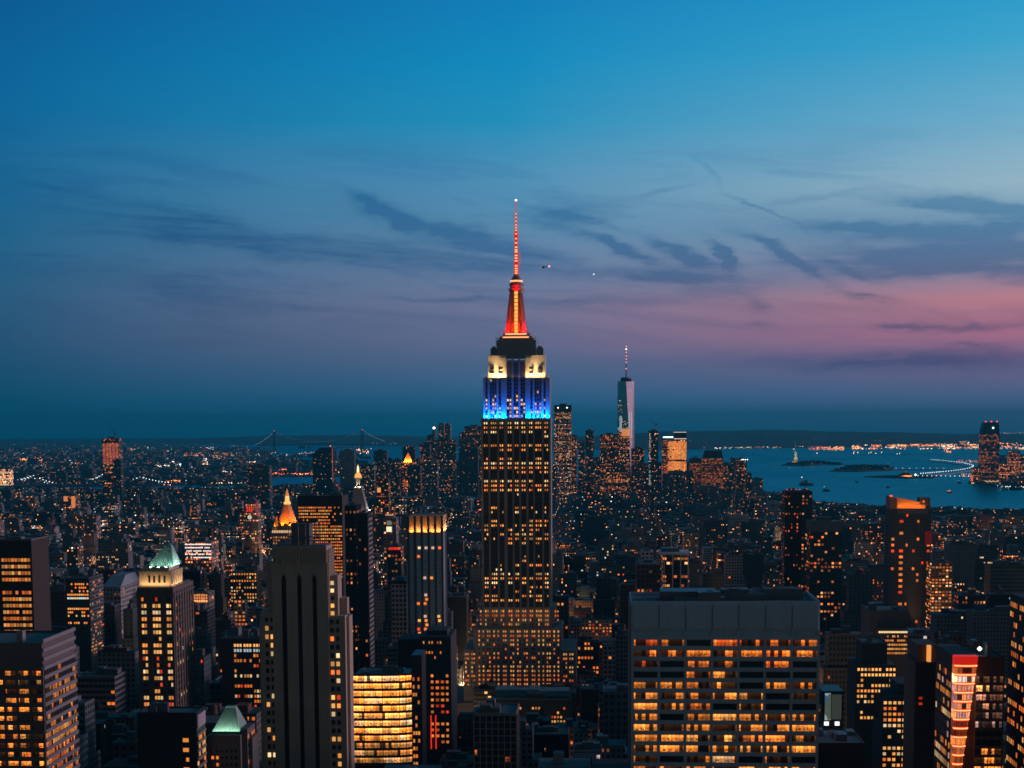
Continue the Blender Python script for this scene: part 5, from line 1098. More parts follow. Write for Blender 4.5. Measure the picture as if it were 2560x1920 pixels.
strip(t, PX(2279, Y), Y+2.6, t.z1+.5, 32, 6500, (1, .30, .04), 16, .8)
for px in (2226, 2229, 2309): m_ = MB(); m_.octa((PX(px, Y), Y+2, z(1240 if px < 2300 else 1254)), 1.1); t.part('warning_light', m_, red_lamp)
lq = litf(64, .5, 'ooaoar', .5, 1.2, 1)
windows(t, 'front', 0, 1, z(1284+19*14.6), z(1281), Y, 7, 19, lambda c, r: lq(c, r) if (c in (1, 6) or rdm.random() < .5) else None, hf=.45, xs=[(PX(x, Y), w_) for x, w_ in ((2233, 3.2), (2254, 4.2), (2268, 2.0), (2285, 2.6), (2296, 2.6), (2308, 2.4), (2322, 3.4))], cap=90, dark=False)
m_ = MB(); m_.box(PX(2313, Y), PX(2330, Y), Y-.5, Y-.1, z(1362), z(1328)); t.part('red_banner', m_, emit_mat('red_banner', (1, .02, .03), .08)); t.done()
tw('apartment_tower', 'lit lattice-like block of bright amber windows, right of the sloping orange-crowned tower', 'building', 2332, 2384, 1407, 1850, 26, 1480, 'brown', .95, .5, 1.5, .62, 4.2, 3.6, 'bright amber lattice block')
# low white-light building and paired windows block
t = base('office_building', 'grey stepped block with white window band under a deep dark cap', 'building', 2178, 2274, 1530, 1050, 34, 1640, 'white-banded grey block'); Y = 1050; z = t.z
m_ = MB(); m_.box(t.x0, t.x1, Y, Y+34, 0, t.z1); m_.box(PX(2195, Y), PX(2274, Y), Y-2, Y, 0, z(1570)); t.part('wall', m_, wall_mat('grey_stone', (.12, .13, .135))); roofing(t, t.x0, t.x1, Y, Y+34, t.z1, 51, 1, 2)
q = litf(67, .75, 'aooya', .4, 1.0, .7, 4); windows(t, 'front', PX(2200, Y), PX(2273, Y), z(1574+10.5*6), z(1574), Y-2, 17, 6, lambda c, r: (PAL['w'], 1.3) if r == 0 else q(c, r), wf=.7, hf=.42, cap=100, dark=False); t.done()
t = base('office_building', 'dark ziggurat block with two full rows of bright square windows', 'building', 2146, 2246, 1662, 900, 30, 1830, 'ziggurat block'); Y = 900; z = t.z
m_ = MB(); m_.box(t.x0, t.x1, Y, Y+30, 0, t.z1); m_.box(PX(2164, Y), PX(2228, Y), Y+4, Y+26, t.z1, z(1612)); t.part('wall', m_, wall_mat('sepia_stone', (.085, .075, .065))); roofing(t, PX(2164, Y), PX(2228, Y), Y+4, Y+26, z(1612), 61, .8, 1)
q = litf(68, .42, 'yyaaw', .5, 1.2, .8); windows(t, 'front', 0, 1, z(1667+11*13.4), z(1667), Y, 11, 11, lambda c, r: (PAL['y'], 1.25) if r < 2 and rdm.random() < .92 else (q(c, r) if c < 5 or r < 5 else None), hf=.5, xs=[(PX(2153+9.0*i, Y), 1.25) for i in range(11)], cap=100, dark=False); t.done()
# advertising screens and terrace lights
t = base('billboard_building', 'dark block carrying a tall multicoloured video screen, beside the broad grey slab', 'building', 2062, 2116, 1728, 950, 24, 1850, 'video-screen block'); Y = 950; z = t.z
m_ = MB(); m_.box(t.x0, t.x1, Y, Y+24, 0, t.z1); t.part('wall', m_, black)
def screen_mat():
    m, b, pb = new_mat('video_screen'); tcn = b.n('ShaderNodeTexCoord'); mp = b.n('ShaderNodeMapping'); b.put(mp.inputs[0], tcn.outputs['Object']); mp.inputs['Scale'].default_value = (.35, 1, .16)
    v = b.n('ShaderNodeTexVoronoi'); b.put(v.inputs['Vector'], mp.outputs[0]); v.inputs['Scale'].default_value = 1.0; s = b.n('ShaderNodeSeparateColor'); b.put(s.inputs[0], v.outputs['Color'])
    b.put(pb.inputs['Emission Color'], b.ramp(s.outputs[0], [(0, (.02, .12, .5, 1)), (.25, (.45, .6, .6, 1)), (.5, (.10, .14, .10, 1)), (.75, (.5, .3, .2, 1)), (1, (.7, .8, .85, 1))], 'CONSTANT')); pb.inputs['Emission Strength'].default_value = .55; return m
sm_ = screen_mat()
m_ = MB(); m_.box(PX(2069, Y), PX(2084, Y), Y-.6, Y-.1, z(1800), z(1733)); t.part('screen', m_, sm_)
m_ = MB(); m_.box(PX(2086, Y), PX(2111, Y), Y-.5, Y-.1, z(1798), z(1736)); t.part('screen', m_, emit_mat('dim_screen', (.35, .4, .33), .10))
for px in (2068, 2095): m_ = MB(); m_.box(PX(px, Y), PX(px+11, Y), Y-1, Y-.2, z(1813), z(1804)); t.part('floodlit_sign', m_, emit_mat('sign_white', (.95, .95, 1), 1.6))
t.done()
t = base('office_building', 'brown flat-roofed block with vertical ribs under the video screen', 'building', 2052, 2172, 1862, 640, 30, 1920, 'brown ribbed block'); Y = 640; z = t.z
m_ = MB(); m_.box(t.x0, t.x1, Y, Y+30, 0, t.z1)
for i in range(22): m_.box(t.x0+i*(t.x1-t.x0)/22, t.x0+i*(t.x1-t.x0)/22+.35, Y-.4, Y, 0, t.z1-2)
t.part('wall', m_, brown); roofing(t, t.x0, t.x1, Y, Y+30, t.z1, 71, .8, 4, wmat=brown); t.done()
t = base('apartment_building', 'stepped dark block with scattered amber windows, beside the brown column tower', 'building', 2216, 2290, 1741, 820, 30, 1920, 'amber-dotted stepped block'); Y = 820; z = t.z
m_ = MB(); m_.box(PX(2234, Y), t.x1, Y, Y+30, 0, t.z1); m_.box(t.x0, PX(2234, Y), Y, Y+30, 0, z(1822)); m_.box(PX(2256, Y), PX(2290, Y), Y+3, Y+26, t.z1, z(1712)); t.part('wall', m_, wall_mat('soot', (.05, .052, .055)))
windows(t, 'front', 0, 1, z(1920), z(1750), Y, 6, 12, litf(69, .62, 'yyaaow', .5, 1.3, .9), hf=.5, xs=[(PX(2222+12*i, Y), 1.5) for i in range(6)], cap=100, dark=False); t.done()
t = base('office_tower', 'brown column-ribbed tower with one bright orange shaft at its roof', 'tower', 2296, 2356, 1654, 620, 22, 1920, 'brown column tower'); Y = 620; z = t.z
m_ = MB(); m_.box(t.x0, t.x1, Y, Y+22, 0, t.z1)
for px in (2299, 2320, 2326, 2345, 2350): m_.box(PX(px, Y), PX(px+3.5, Y), Y-.7, Y, 0, t.z1-1)
m_.box(PX(2305, Y), PX(2352, Y), Y+2, Y+20, t.z1, z(1614)); t.part('wall', m_, wall_mat('umber', (.10, .065, .05)))
m_ = MB(); m_.box(PX(2326, Y), PX(2335, Y), Y-.2, Y+1.9, t.z1-.1, z(1614)); t.part('lit_shaft', m_, emit_mat('shaft_light', (1, .36, .08), .9))
windows(t, 'front', 0, 1, z(1920), z(1668), Y, 2, 18, litf(70, .22, 'oor', .2, .7, 1), hf=.4, xs=[(PX(2311, Y), 1.3), (PX(2352.5, Y), .9)], cap=50, dark=False); t.done()
# red-lit curved corner
t = base('office_tower', 'office tower with a red-ringed curved glass corner and white-lit floors', 'office tower', 2394, 2524, 1640, 560, 30, 1920, 'red-ringed tower'); Y = 560; z = t.z; fh = 22.3*Y/4050
m_ = MB(); m_.box(PX(2452, Y), t.x1, Y+1, Y+30, 0, z(1648)); m_.box(t.x0, PX(2452, Y), Y+3, Y+30, 0, z(1640)); t.part('wall', m_, wall_mat('mauve_stone', (.13, .085, .075)))
sec = lambda py: np.interp(py, [1640, 1920], [2453, 2418])
def bay(py, out=0.0): r_ = sec(py); return [(PX(2394+(r_-2394)*k/6, Y), Y-out-1.6*math.sin(math.pi*(.15+.7*k/6)), z(py)) for k in range(7)]
prof = [1640, 1663]+[1663+22.3*i for i in range(1, 14)]
lv = [None, ((1, .16, .05), .7), ((1, .74, .64), 2.6), ((1, .50, .44), 1.2), ((1, .46, .42), 1.0), ((1, .48, .42), 1.0), ((1, .50, .44), 1.2), ((1, .10, .05), .35), ((1, .10, .04), .2), ((1, .3, .12), 1.0), ((1, .22, .08), .8), ((1, .12, .04), .5), ((1, .10, .04), .3), ((1, .2, .06), .6), ((1, .2, .06), .6)]
for j in range(len(prof)-1):
    gb = MB(); a, b_ = bay(prof[j+1]), bay(prof[j]); back_ = lambda q: [(q[-1][0], Y+2.9, q[0][2]), (q[0][0], Y+2.9, q[0][2])]
    gb.loft(a+back_(a), b_+back_(b_), top=(j == 0))
    o_ = t.part('curved_glass_crown' if j == 0 else 'curved_glass_floor', gb, emit_mat('red_crown', (1, .02, .008), .55) if j == 0 else lit_bright)
    if j: o_.color = (*lv[j][0], lv[j][1]*.6/4)
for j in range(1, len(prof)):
    rg = MB(); a, b_ = bay(prof[j]+4.2, .32), bay(prof[j]-3.6, .32); bk = lambda q: [(q[-1][0], Y, q[0][2]), (q[0][0], Y, q[0][2])]; rg.loft(a+bk(a), b_+bk(b_), bottom=True); t.part('ring_halo', rg, emit_mat('halo_red', (1, .03, .012), .75))  # glowing red band put in as the halo around each light ring
    rg = MB(); a, b_ = bay(prof[j]+1.5, .5), bay(prof[j]-1.5, .5); bk = lambda q: [(q[-1][0], Y, q[0][2]), (q[0][0], Y, q[0][2])]; rg.loft(a+bk(a), b_+bk(b_), bottom=True); t.part('light_ring', rg, emit_mat('ring_light', (1, .26, .09), 3.0))
MATS['ring_light'].cycles.emission_sampling = 'AUTO'
m_ = MB()
for j in range(2, len(prof)-1):
    for k in range(1, 7):
        p_, q_ = bay(prof[j+1], .12)[k], bay(prof[j], .12)[k]; m_.bar(p_, q_, .07)
t.part('mullion', m_, dark_steel)
wl = {}
for r in range(11):
    for c in range(4):
        if 1 <= r <= 5 and c < (3 if r == 5 else 2): wl[(c, r)] = ('p' if r != 1 else 'w', 1.2 if r == 1 else .6)
        elif r >= 8 and rdm.random() < .75: wl[(c, r)] = ('a', .9)
        elif r < 6: wl[(c, r)] = ('p', .10)
windows(t, 'front', PX(2452, Y), PX(2521, Y), z(1691+11*22.3), z(1688), Y+1, 4, 11, lambda c, r: (PAL[wl[(c, r)][0]], wl[(c, r)][1]) if (c, r) in wl else None, wf=.86, hf=.62, mat=lit_office, cap=50)
windows(t, 'left', Y+4, Y+29, z(1960), z(1680), t.x0, 10, 11, litf(92, .42, 'pyaaow', .15, .7, 1), wf=.6, hf=.55, cap=100)
roofing(t, PX(2452, Y), t.x1, Y+1, Y+30, z(1648), 81, .8, 3, wmat=wall_mat('mauve_stone', (.13, .085, .075))); t.done()
m_ = MB(); p_ = P(2449, 1622, Y+6); m_.bar((p_.x, p_.y, z(1642)), p_, .2, mi=0); m_.octa(p_, .9, mi=1); single('roof_lamp', m_, [dark_steel, white_lamp], 'bright globe lamp on a pole above the red-ringed tower roof', 'lamp')
# edge tower on the right, seen by its side wall
Yb, Yf = 590, 500; x0 = PX(2530, Yb); t = T('office_tower', 'dark tower cut by the edge of the view, yellow windows slanting down its side', 'office tower', (x0+10, Yf+40, 0)); z1 = PZ(1482, Yb, 2530)
m_ = MB(); m_.box(x0, x0+40, Yf, Yb, 0, z1); t.part('wall', m_, wall_mat('soot', (.05, .052, .055)))
windows(t, 'left', Yf+50, Yb-1, z1-62, z1-2, x0, 15, 17, litf(93, .45, 'yyaoo', .25, .8, 1), wf=.55, hf=.5, cap=100, dark=False); t.done(); FOOT.append((x0, x0+40, Yf, Yb, 2530, 2700, 1482, 1920)); LM.append(('dark edge tower', 2545, 1700, 2530, 2560, 1482, 1920))
# left middle blocks
t = base('office_building', 'teal corner block with amber window rows and lit side bands, behind the banded corner block', 'building', 158, 217, 1447, 1250, 36, 1600, 'teal amber-rowed block'); Y = 1250; z = t.z
m_ = MB(); m_.box(t.x0, t.x1, Y, Y+36, 0, t.z1); t.part('wall', m_, wall_mat('teal_panel', (.06, .08, .09))); roofing(t, t.x0, t.x1, Y, Y+36, t.z1, 41, 1, 3); side_bands(t, 'right', Y, Y+36, z(1640), z(1455), t.x1, 21, 1.3, .4, lilac_panel)
pr_ = [.9, .55, .5, 1, 1, .0, .0, 1, .4, .35, .0, .5]
windows(t, 'front', t.x0+1, t.x1-.5, z(1456+12*8.8), z(1456), Y, 11, 12, lambda c, r: (PAL[rdm.choice('aayo' if r != 4 else 'cw')], 1.1) if rdm.random() < pr_[r] else None, wf=.7, hf=.5, cap=70, dark=False)
windows(t, 'right', Y+1, Y+35, z(1640), z(1455), t.x1, 12, 21, litf(94, .3, 'oay', .4, .9, 1, 3), wf=.8, hf=.4, cap=100, dark=False); t.done()
t = tw('office_building', 'low hall with a large pale blue-grey sloping roof', 'building', 250, 296, 1470, 1400, 60, 1500, 'pale', .1, .3, .6); m_ = MB(); m_.frus((t.x0, t.x1, t.y0, t.y1), (t.x0, t.x1-4, t.y0+30, t.y1), t.z1+.7, PZ(1437, 1430, 270)); t.part('sloping_roof', m_, wall_mat('zinc_roof', (.35, .40, .45)))
t = tw('hotel_building', 'small block with fully lit arcaded top, right of the green pyramid-roofed tower', 'building', 468, 516, 1482, 1350, 22, 1510, 'stone', .2, .4, 1.0, short='lit arcaded block')
m_ = MB()
for r in range(3):
    for c in range(8): m_.box(PX(469+c*5.8, 1350), PX(469+c*5.8+3.6, 1350), t.y0-.5, t.y0-.1, PZ(1491+r*7.2, 1350), PZ(1486+r*7.2, 1350), l=(1, .34, .09, (.10, .10, .22)[r]))
t.part('lit_arcade', m_, glow, kind='stuff')

# ---- bridges
def catenary(p, q, sag, n): return [p.lerp(q, i/n)-Vector((0, 0, 4*sag*(i/n)*(1-i/n))) for i in range(n+1)]
Y = 7200; t = T('suspension_bridge', 'nearer suspension bridge whose cables are strung with white lamps', 'bridge', P(210, 1225, Y))
pts = [(-12, 1210), (82, 1191), (254, 1189), (352, 1191), (470, 1208)]
for px, py in pts[1:4]:
    m_ = MB(); a = P(px, py, Y)
    for s in (-1, 1): m_.box(a.x-3, a.x+3, Y+s*12-3, Y+s*12+3, -2, a.z+2)
    m_.box(a.x-2.5, a.x+2.5, Y-9, Y+9, a.z-8, a.z-2); t.part('bridge_tower', m_, dark_steel)
m_ = MB(); a, b_ = P(-60, 1222, Y), P(480, 1217, Y); m_.box(a.x, b_.x, Y-12, Y+12, 44, 49); t.part('deck', m_, dark_steel)
lm = []
for s in (-1, 1):
    m_ = MB()
    for (p0, q0, sg) in ((pts[0], pts[1], 6), (pts[1], pts[2], 43), (pts[2], pts[3], 20), (pts[3], pts[4], 8)):
        a, b_ = P(*p0, Y), P(*q0, Y); a.y += s*12; b_.y += s*12; a.z += s*3; b_.z += s*3; n = max(8, int((b_-a).length/14)); c_ = catenary(a, b_, sg, n)
        for u, v in zip(c_[:-1], c_[1:]): m_.bar(u, v, .7)
        lm += c_[::1]
    t.part('main_cable', m_, dark_steel)
lme = MB().octa((0, 0, 0), 2.3).mesh('cable_lamp', cool_lamp); rd = random.Random(2); lm = [p for p in lm if rd.random() < .93]
for p in lm[:96]: o = bpy.data.objects.new('cable_lamp', lme); C.objects.link(o); o.parent = t.o; o.location = p+Vector((0, -2, 1.5))-t.loc
Y = 15000; t = T('suspension_bridge', 'faint long suspension bridge on the horizon between two tall towers', 'bridge', P(795, 1128, Y)); tm = wall_mat('bridge_steel', (.10, .12, .13))
pts = [(640, 1112), (686, 1079), (906, 1076), (962, 1104)]
for px, py in pts[1:3]:
    m_ = MB(); a = P(px, py, Y)
    for s in (-1, 1): m_.box(a.x+s*9-5, a.x+s*9+5, Y-8, Y+8, -2, a.z)
    for zz in (a.z-8, a.z-60, a.z-110): m_.box(a.x-9, a.x+9, Y-6, Y+6, zz, zz+9)
    t.part('bridge_tower', m_, tm); m_ = MB(); m_.octa((a.x, Y-9, a.z+6), 4.2); t.part('warning_light', m_, red_lamp)
m_ = MB(); a, b_ = P(640, 1112.5, Y), P(962, 1111, Y); m_.box(a.x, b_.x, Y-15, Y+15, a.z-6, a.z+2); t.part('deck', m_, tm)
m_ = MB(); lmp = []
for p0, q0, sg in ((pts[0], pts[1], 14), (pts[1], pts[2], 104), (pts[2], pts[3], 10)):
    a, b_ = P(*p0, Y), P(*q0, Y); c_ = catenary(a, b_, sg, 26)
    for u, v in zip(c_[:-1], c_[1:]): m_.bar(u, v, 2.0)
    lmp += c_
t.part('main_cable', m_, tm)
lme = MB().octa((0, 0, 0), 2.0).mesh('cable_lamp', emit_mat('faint_lamp', (.7, .9, 1), 1.0))
for p in lmp[::1]: o = bpy.data.objects.new('cable_lamp', lme); C.objects.link(o); o.parent = t.o; o.location = p+Vector((0, -6, 3))-t.loc

# ---- statue on the small island
Y = G(1988, 1158).y; p = P(1989, 1158, Y); t = T('statue', 'pale floodlit statue with raised torch on a tall pedestal, on the small island', 'statue', p); sc = Y/4050
m_ = MB(); z0 = p.z; m_.cyl(p.x, Y, z0, z0+5*sc, 10*sc, 9*sc, 11); m_.frus((p.x-4.5*sc, p.x+4.5*sc, Y-4.5*sc, Y+4.5*sc), (p.x-3.1*sc, p.x+3.1*sc, Y-3*sc, Y+3*sc), z0+5*sc, z0+16*sc); t.part('pedestal', m_, wall_mat('pedestal_stone', (.5, .38, .26)))
m_ = MB(); z0 += 16*sc; prof = [(0, 2.9), (3, 2.6), (7, 2.3), (10, 2.6), (11.5, 1.9), (12.3, .9), (13, 1.1), (14.6, 1.0), (15.2, .5)]
for (a, ra), (b_, rb) in zip(prof[:-1], prof[1:]): m_.loft(m_.ring(p.x, Y, z0+a*sc, ra*sc, 10, 0, ra*sc*.75), m_.ring(p.x, Y, z0+b_*sc, rb*sc, 10, 0, rb*sc*.75))
m_.bar((p.x-1.8*sc, Y, z0+10.5*sc), (p.x-4.2*sc, Y-sc, z0+14.5*sc), .8*sc, 6); m_.bar((p.x-4.2*sc, Y-sc, z0+14.5*sc), (p.x-4.8*sc, Y-sc, z0+18*sc), .6*sc, 6)
for i in range(7): a = R(30+20*i); m_.bar((p.x, Y, z0+15*sc), (p.x+2*sc*math.cos(a), Y, z0+15*sc+1.8*sc*math.sin(a)), .15*sc)
t.part('figure', m_, copper); m_ = MB(); m_.octa((p.x-4.9*sc, Y-sc, z0+19*sc), 1.4*sc); t.part('torch', m_, emit_mat('torch', (1, .85, .5), 2.2))
spot(t, (p.x+20*sc, Y-40*sc, p.z+3), (p.x, Y, z0+8*sc), 6e5, (1, .9, .7), 40, 2); spot(t, (p.x-25*sc, Y-30*sc, p.z+3), (p.x, Y, z0), 4e5, (1, .7, .4), 50, 2)
# orange-lit terminal, pier sheds, boats
Y = G(2263, 1193.5).y; t = base('ferry_terminal', 'low orange-lit terminal hall with gabled roof and clock cupola on the dark pier', 'building', 2249, 2278, 1186, Y, 50, 1194, 'orange-lit pier terminal'); z = t.z
m_ = MB(); m_.box(t.x0, t.x1, Y, Y+50, 1, z(1188)); t.part('wall', m_, brick); m_ = MB(); m_.frus((t.x0, t.x1, Y, Y+50), (t.x0+14, t.x1-14, Y+20, Y+30), z(1188), z(1182)); t.part('roof', m_, brick)
m_ = MB(); m_.cyl(PX(2263, Y), Y+20, z(1184), z(1178), 5, 4, 8); m_.cyl(PX(2263, Y), Y+20, z(1178), z(1174), 4, .3, 8); t.part('cupola', m_, brick); strip(t, (t.x0+t.x1)/2, Y-9, 2.5, t.x1-t.x0, 90000, (1, .32, .08), 35, 3)
m_ = MB(); m_.octa((PX(2286, Y), Y-3, z(1187)), 5.5); single('floodlight_mast', m_, white_lamp, 'single bright white lamp just right of the orange-lit pier terminal', 'lamp')
Y = G(2440, 1208.5).y; t = base('pier_shed', 'long pier building with bright amber and white light rows on the far shore', 'building', 2425, 2480, 1203, Y, 40, 1209, 'amber-lit pier shed'); m_ = MB(); m_.box(t.x0, t.x1, Y, Y+40, 1, t.z1); t.part('wall', m_, dstone); m_ = MB()
for i in range(17): m_.box(PX(2426+i*3.2, Y), PX(2426+i*3.2+2, Y), Y-1.5, Y-.5, t.z(1208.4), t.z(1206.8), l=(1, .62, .3, .28)); 
for i in range(12): m_.box(PX(2460+i*3.2, Y), PX(2460+i*3.2+2, Y), Y-1.5, Y-.5, t.z(1203+(i % 3)*1.2), t.z(1201.6+(i % 3)*1.2), l=(1, .6, .25, .22))
t.part('lamp_row', m_, glow, kind='stuff'); m_ = MB(); m_.box(PX(2425, Y), PX(2430, Y), Y-3, Y+4, t.z(1203), t.z(1190)); t.part('sign_tower', m_, emit_mat('sign_orange', (1, .16, .06), .8))
def boat(px, py, L, label, lit=False, mast=False):
    q = G(px, py, -1.6); h = L*.12; m_ = MB(); a = [(q.x-L*.5, q.y), (q.x+L*.30, q.y-L*.09), (q.x+L*.5, q.y), (q.x+L*.30, q.y+L*.09), (q.x-L*.45, q.y+L*.09), (q.x-L*.45, q.y-L*.09)]
    a = [a[5], a[1], a[2], a[3], a[4]]
    t = T('ferry' if lit else 'boat', label, 'ferry' if lit else 'boat', q)
    m_.loft([(x, y, -1.9) for x, y in a], [(x, y, h) for x, y in a]); t.part('hull', m_, dark_steel if not lit else alum)
    m_ = MB(); m_.box(q.x-L*.35, q.x+L*.12, q.y-L*.07, q.y+L*.07, h, h*2.1); m_.box(q.x-L*.1, q.x+L*.08, q.y-L*.06, q.y+L*.06, h*2.1, h*2.9); t.part('cabin', m_, alum if not lit else emit_mat('ferry_cabin', (1, .42, .2), .55))
    if mast: m_ = MB(); m_.bar((q.x-L*.3, q.y, h), (q.x-L*.28, q.y, h+L*.4), L*.018); t.part('mast', m_, alum); m_ = MB(); m_.octa((q.x-L*.28, q.y-1, h+L*.4), L*.035); t.part('masthead_lamp', m_, cool_lamp)
boat(2015, 1213.5, 62, 'dark vessel with a tall white mast, near the black red-lamped tower', False, True); boat(2066, 1228, 30, 'small dark boat left of the sloping orange-crowned tower', False, True); boat(2374, 1232, 26, 'little orange-lit ferry crossing the open water', True)
boat(2220, 1219, 16, 'tiny dark boat out in mid water above the lit ferry'); boat(2142, 1206, 16, 'tiny dark boat below the long dark island'); boat(2398, 1208, 18, 'tiny dark boat near the amber-lit pier shed', False, True)

# ---- helicopter
Y = 1700; c_ = P(1359, 668, Y); sc = Y/4050; t = T('helicopter', 'small dark helicopter with a bright red tail beacon, flying right of the glowing spire', 'helicopter', c_)
m_ = MB(); prof = [(-6.5, .15), (-5.2, 1.3), (-3, 2.0), (-.5, 2.1), (2, 1.6), (4, .8), (9, .45), (13.5, .35)]
ringx = lambda x, r, dz=0: [(c_.x+x*sc, c_.y+r*sc*.9*math.cos(2*math.pi*i/10), c_.z+dz*sc+r*sc*math.sin(2*math.pi*i/10)) for i in range(10)]
for (a, ra), (b_, rb) in zip(prof[:-1], prof[1:]): m_.loft(ringx(a, ra, .12*max(0, a)), ringx(b_, rb, .12*max(0, b_)), bottom=True)
m_.loft([(c_.x+12.3*sc, c_.y-.1, c_.z+1.6*sc), (c_.x+14*sc, c_.y-.1, c_.z+1.6*sc), (c_.x+14*sc, c_.y+.1, c_.z+1.6*sc), (c_.x+12.3*sc, c_.y+.1, c_.z+1.6*sc)], [(c_.x+13.6*sc, c_.y-.1, c_.z+4*sc), (c_.x+14.4*sc, c_.y-.1, c_.z+4*sc), (c_.x+14.4*sc, c_.y+.1, c_.z+4*sc), (c_.x+13.6*sc, c_.y+.1, c_.z+4*sc)]); t.part('fuselage', m_, black)
m_ = MB(); m_.cyl(c_.x-.5*sc, c_.y, c_.z+2*sc, c_.z+3.2*sc, .4*sc, .3*sc, 6)
for a in (R(20), R(110), R(200), R(290)): m_.bar((c_.x-.5*sc, c_.y, c_.z+3.2*sc), (c_.x-.5*sc+10*sc*math.cos(a), c_.y+10*sc*math.sin(a), c_.z+3.1*sc), .14*sc)
t.part('rotor', m_, dark_steel); m_ = MB()
for s in (-1, 1): m_.bar((c_.x-5*sc, c_.y+s*1.8*sc, c_.z-3*sc), (c_.x+3*sc, c_.y+s*1.8*sc, c_.z-3*sc), .15*sc); m_.bar((c_.x-2*sc, c_.y+s*1.8*sc, c_.z-3*sc), (c_.x-2*sc, c_.y+s*sc, c_.z-1.5*sc), .12*sc); m_.bar((c_.x+1*sc, c_.y+s*1.8*sc, c_.z-3*sc), (c_.x+1*sc, c_.y+s*sc, c_.z-1.5*sc), .12*sc)
t.part('landing_skid', m_, dark_steel); m_ = MB(); m_.octa((c_.x+13.8*sc, c_.y-.6, c_.z+1.8*sc), 2.3*sc); t.part('beacon', m_, emit_mat('heli_beacon', (1, .18, .12), 5)); m_ = MB(); m_.octa((c_.x-5.6*sc, c_.y-1, c_.z-.9*sc), 1.1*sc); t.part('nose_light', m_, emit_mat('heli_nose', (1, .3, .08), 1.4))

# ------------------------------------------------------------------ the rest of the city, block by block on the street grid
rnd = random.Random(2024)
AV0 = PX(1203, 1290)-17.0                      # an avenue passes just left of the great tower
shore_px = [(-200, 1218), (300, 1216), (600, 1214), (880, 1204), (900, 1120), (1870, 1126), (1895, 1216), (1960, 1232), (2030, 1246), (2110, 1258), (2330, 1266), (2760, 1276)]
def top_limit(px): return np.interp(px, [a for a, _ in shore_px], [b for _, b in shore_px])
HX = np.array([[f[0], f[1], f[2], f[3]] for f in FOOT])
BL = []
def height(Y, px):
    r = rnd.random()
    if Y < 800: return rnd.uniform(70, 125)
    if Y < 1150: return rnd.uniform(45, 112)
    if Y < 1700: return rnd.uniform(26, 66) if r < .66 else rnd.uniform(66, 118)
    if Y < 2300: return rnd.uniform(20, 50) if r < .82 else rnd.uniform(50, 96)
    if Y < 3200: return rnd.uniform(14, 34) if r < .86 else rnd.uniform(34, 78)
    if Y < 4600: return rnd.uniform(10, 24) if r < .88 else rnd.uniform(24, 58)
    if 930 < px < 1840: return rnd.uniform(20, 60) if r < .6 else rnd.uniform(60, 125)
    return rnd.uniform(10, 26) if r < .85 else rnd.uniform(26, 62)
Y = 640.0
while Y < 6750:
    far = Y > 3000
    rowd = 30 if not far else 34
    for row in (0, 1):
        y0 = Y+9+row*(rowd+1); y1 = y0+rowd-rnd.uniform(0, 6)
        xa, xb = PX(-40, y0), PX(2600, y0)
        k = math.floor((xa-AV0)/250)
        while AV0+k*250 < xb:
            x = AV0+k*250+14; xe = AV0+(k+1)*250-14
            while x < xe-10:
                w = min(rnd.uniform(15, 46) if not far else rnd.uniform(20, 62), xe-x)
                if xe-x-w < 12: w = xe-x
                x0, x1 = x, x+w-rnd.choice([.3, .3, 1.5]); x += w
                pl, _q = proj(x0, y0, 30); pr, _q = proj(x1, y0, 30)
                if pr < -25 or pl > 2585: continue
                yy0 = y0+rnd.choice([0, 0, 0, 2, 4]); 
                if not inpoly((x0+x1)/2, y1+8, MANH) or not inpoly(x0, y0, MANH) or not inpoly(x1+6, y0, MANH): continue
                if ((HX[:, 0]-3 < x1) & (HX[:, 1]+3 > x0) & (HX[:, 2]-4 < y1) & (HX[:, 3]+3 > yy0)).any(): continue
                h = height(yy0, pl); pc = (pl+pr)/2
                lim = float(top_limit(pc)) + rnd.uniform(0, 10)
                for f in FOOT:
                    if f[2] > yy0 and f[4]-3 < pr and f[5]+3 > pl: lim = max(lim, f[7]-(4 if f[3]-f[2] < 1e9 else 0))
                zmax = PZ(lim, yy0, pc)
                if zmax < 5: continue
                h = min(h, zmax*rnd.uniform(.86, 1.0)) if h > zmax else h
                BL.append(dict(x0=x0, x1=x1, y0=yy0, y1=y1, h=h, pl=pl, pr=pr))
            k += 1
    Y += 2*rowd+19
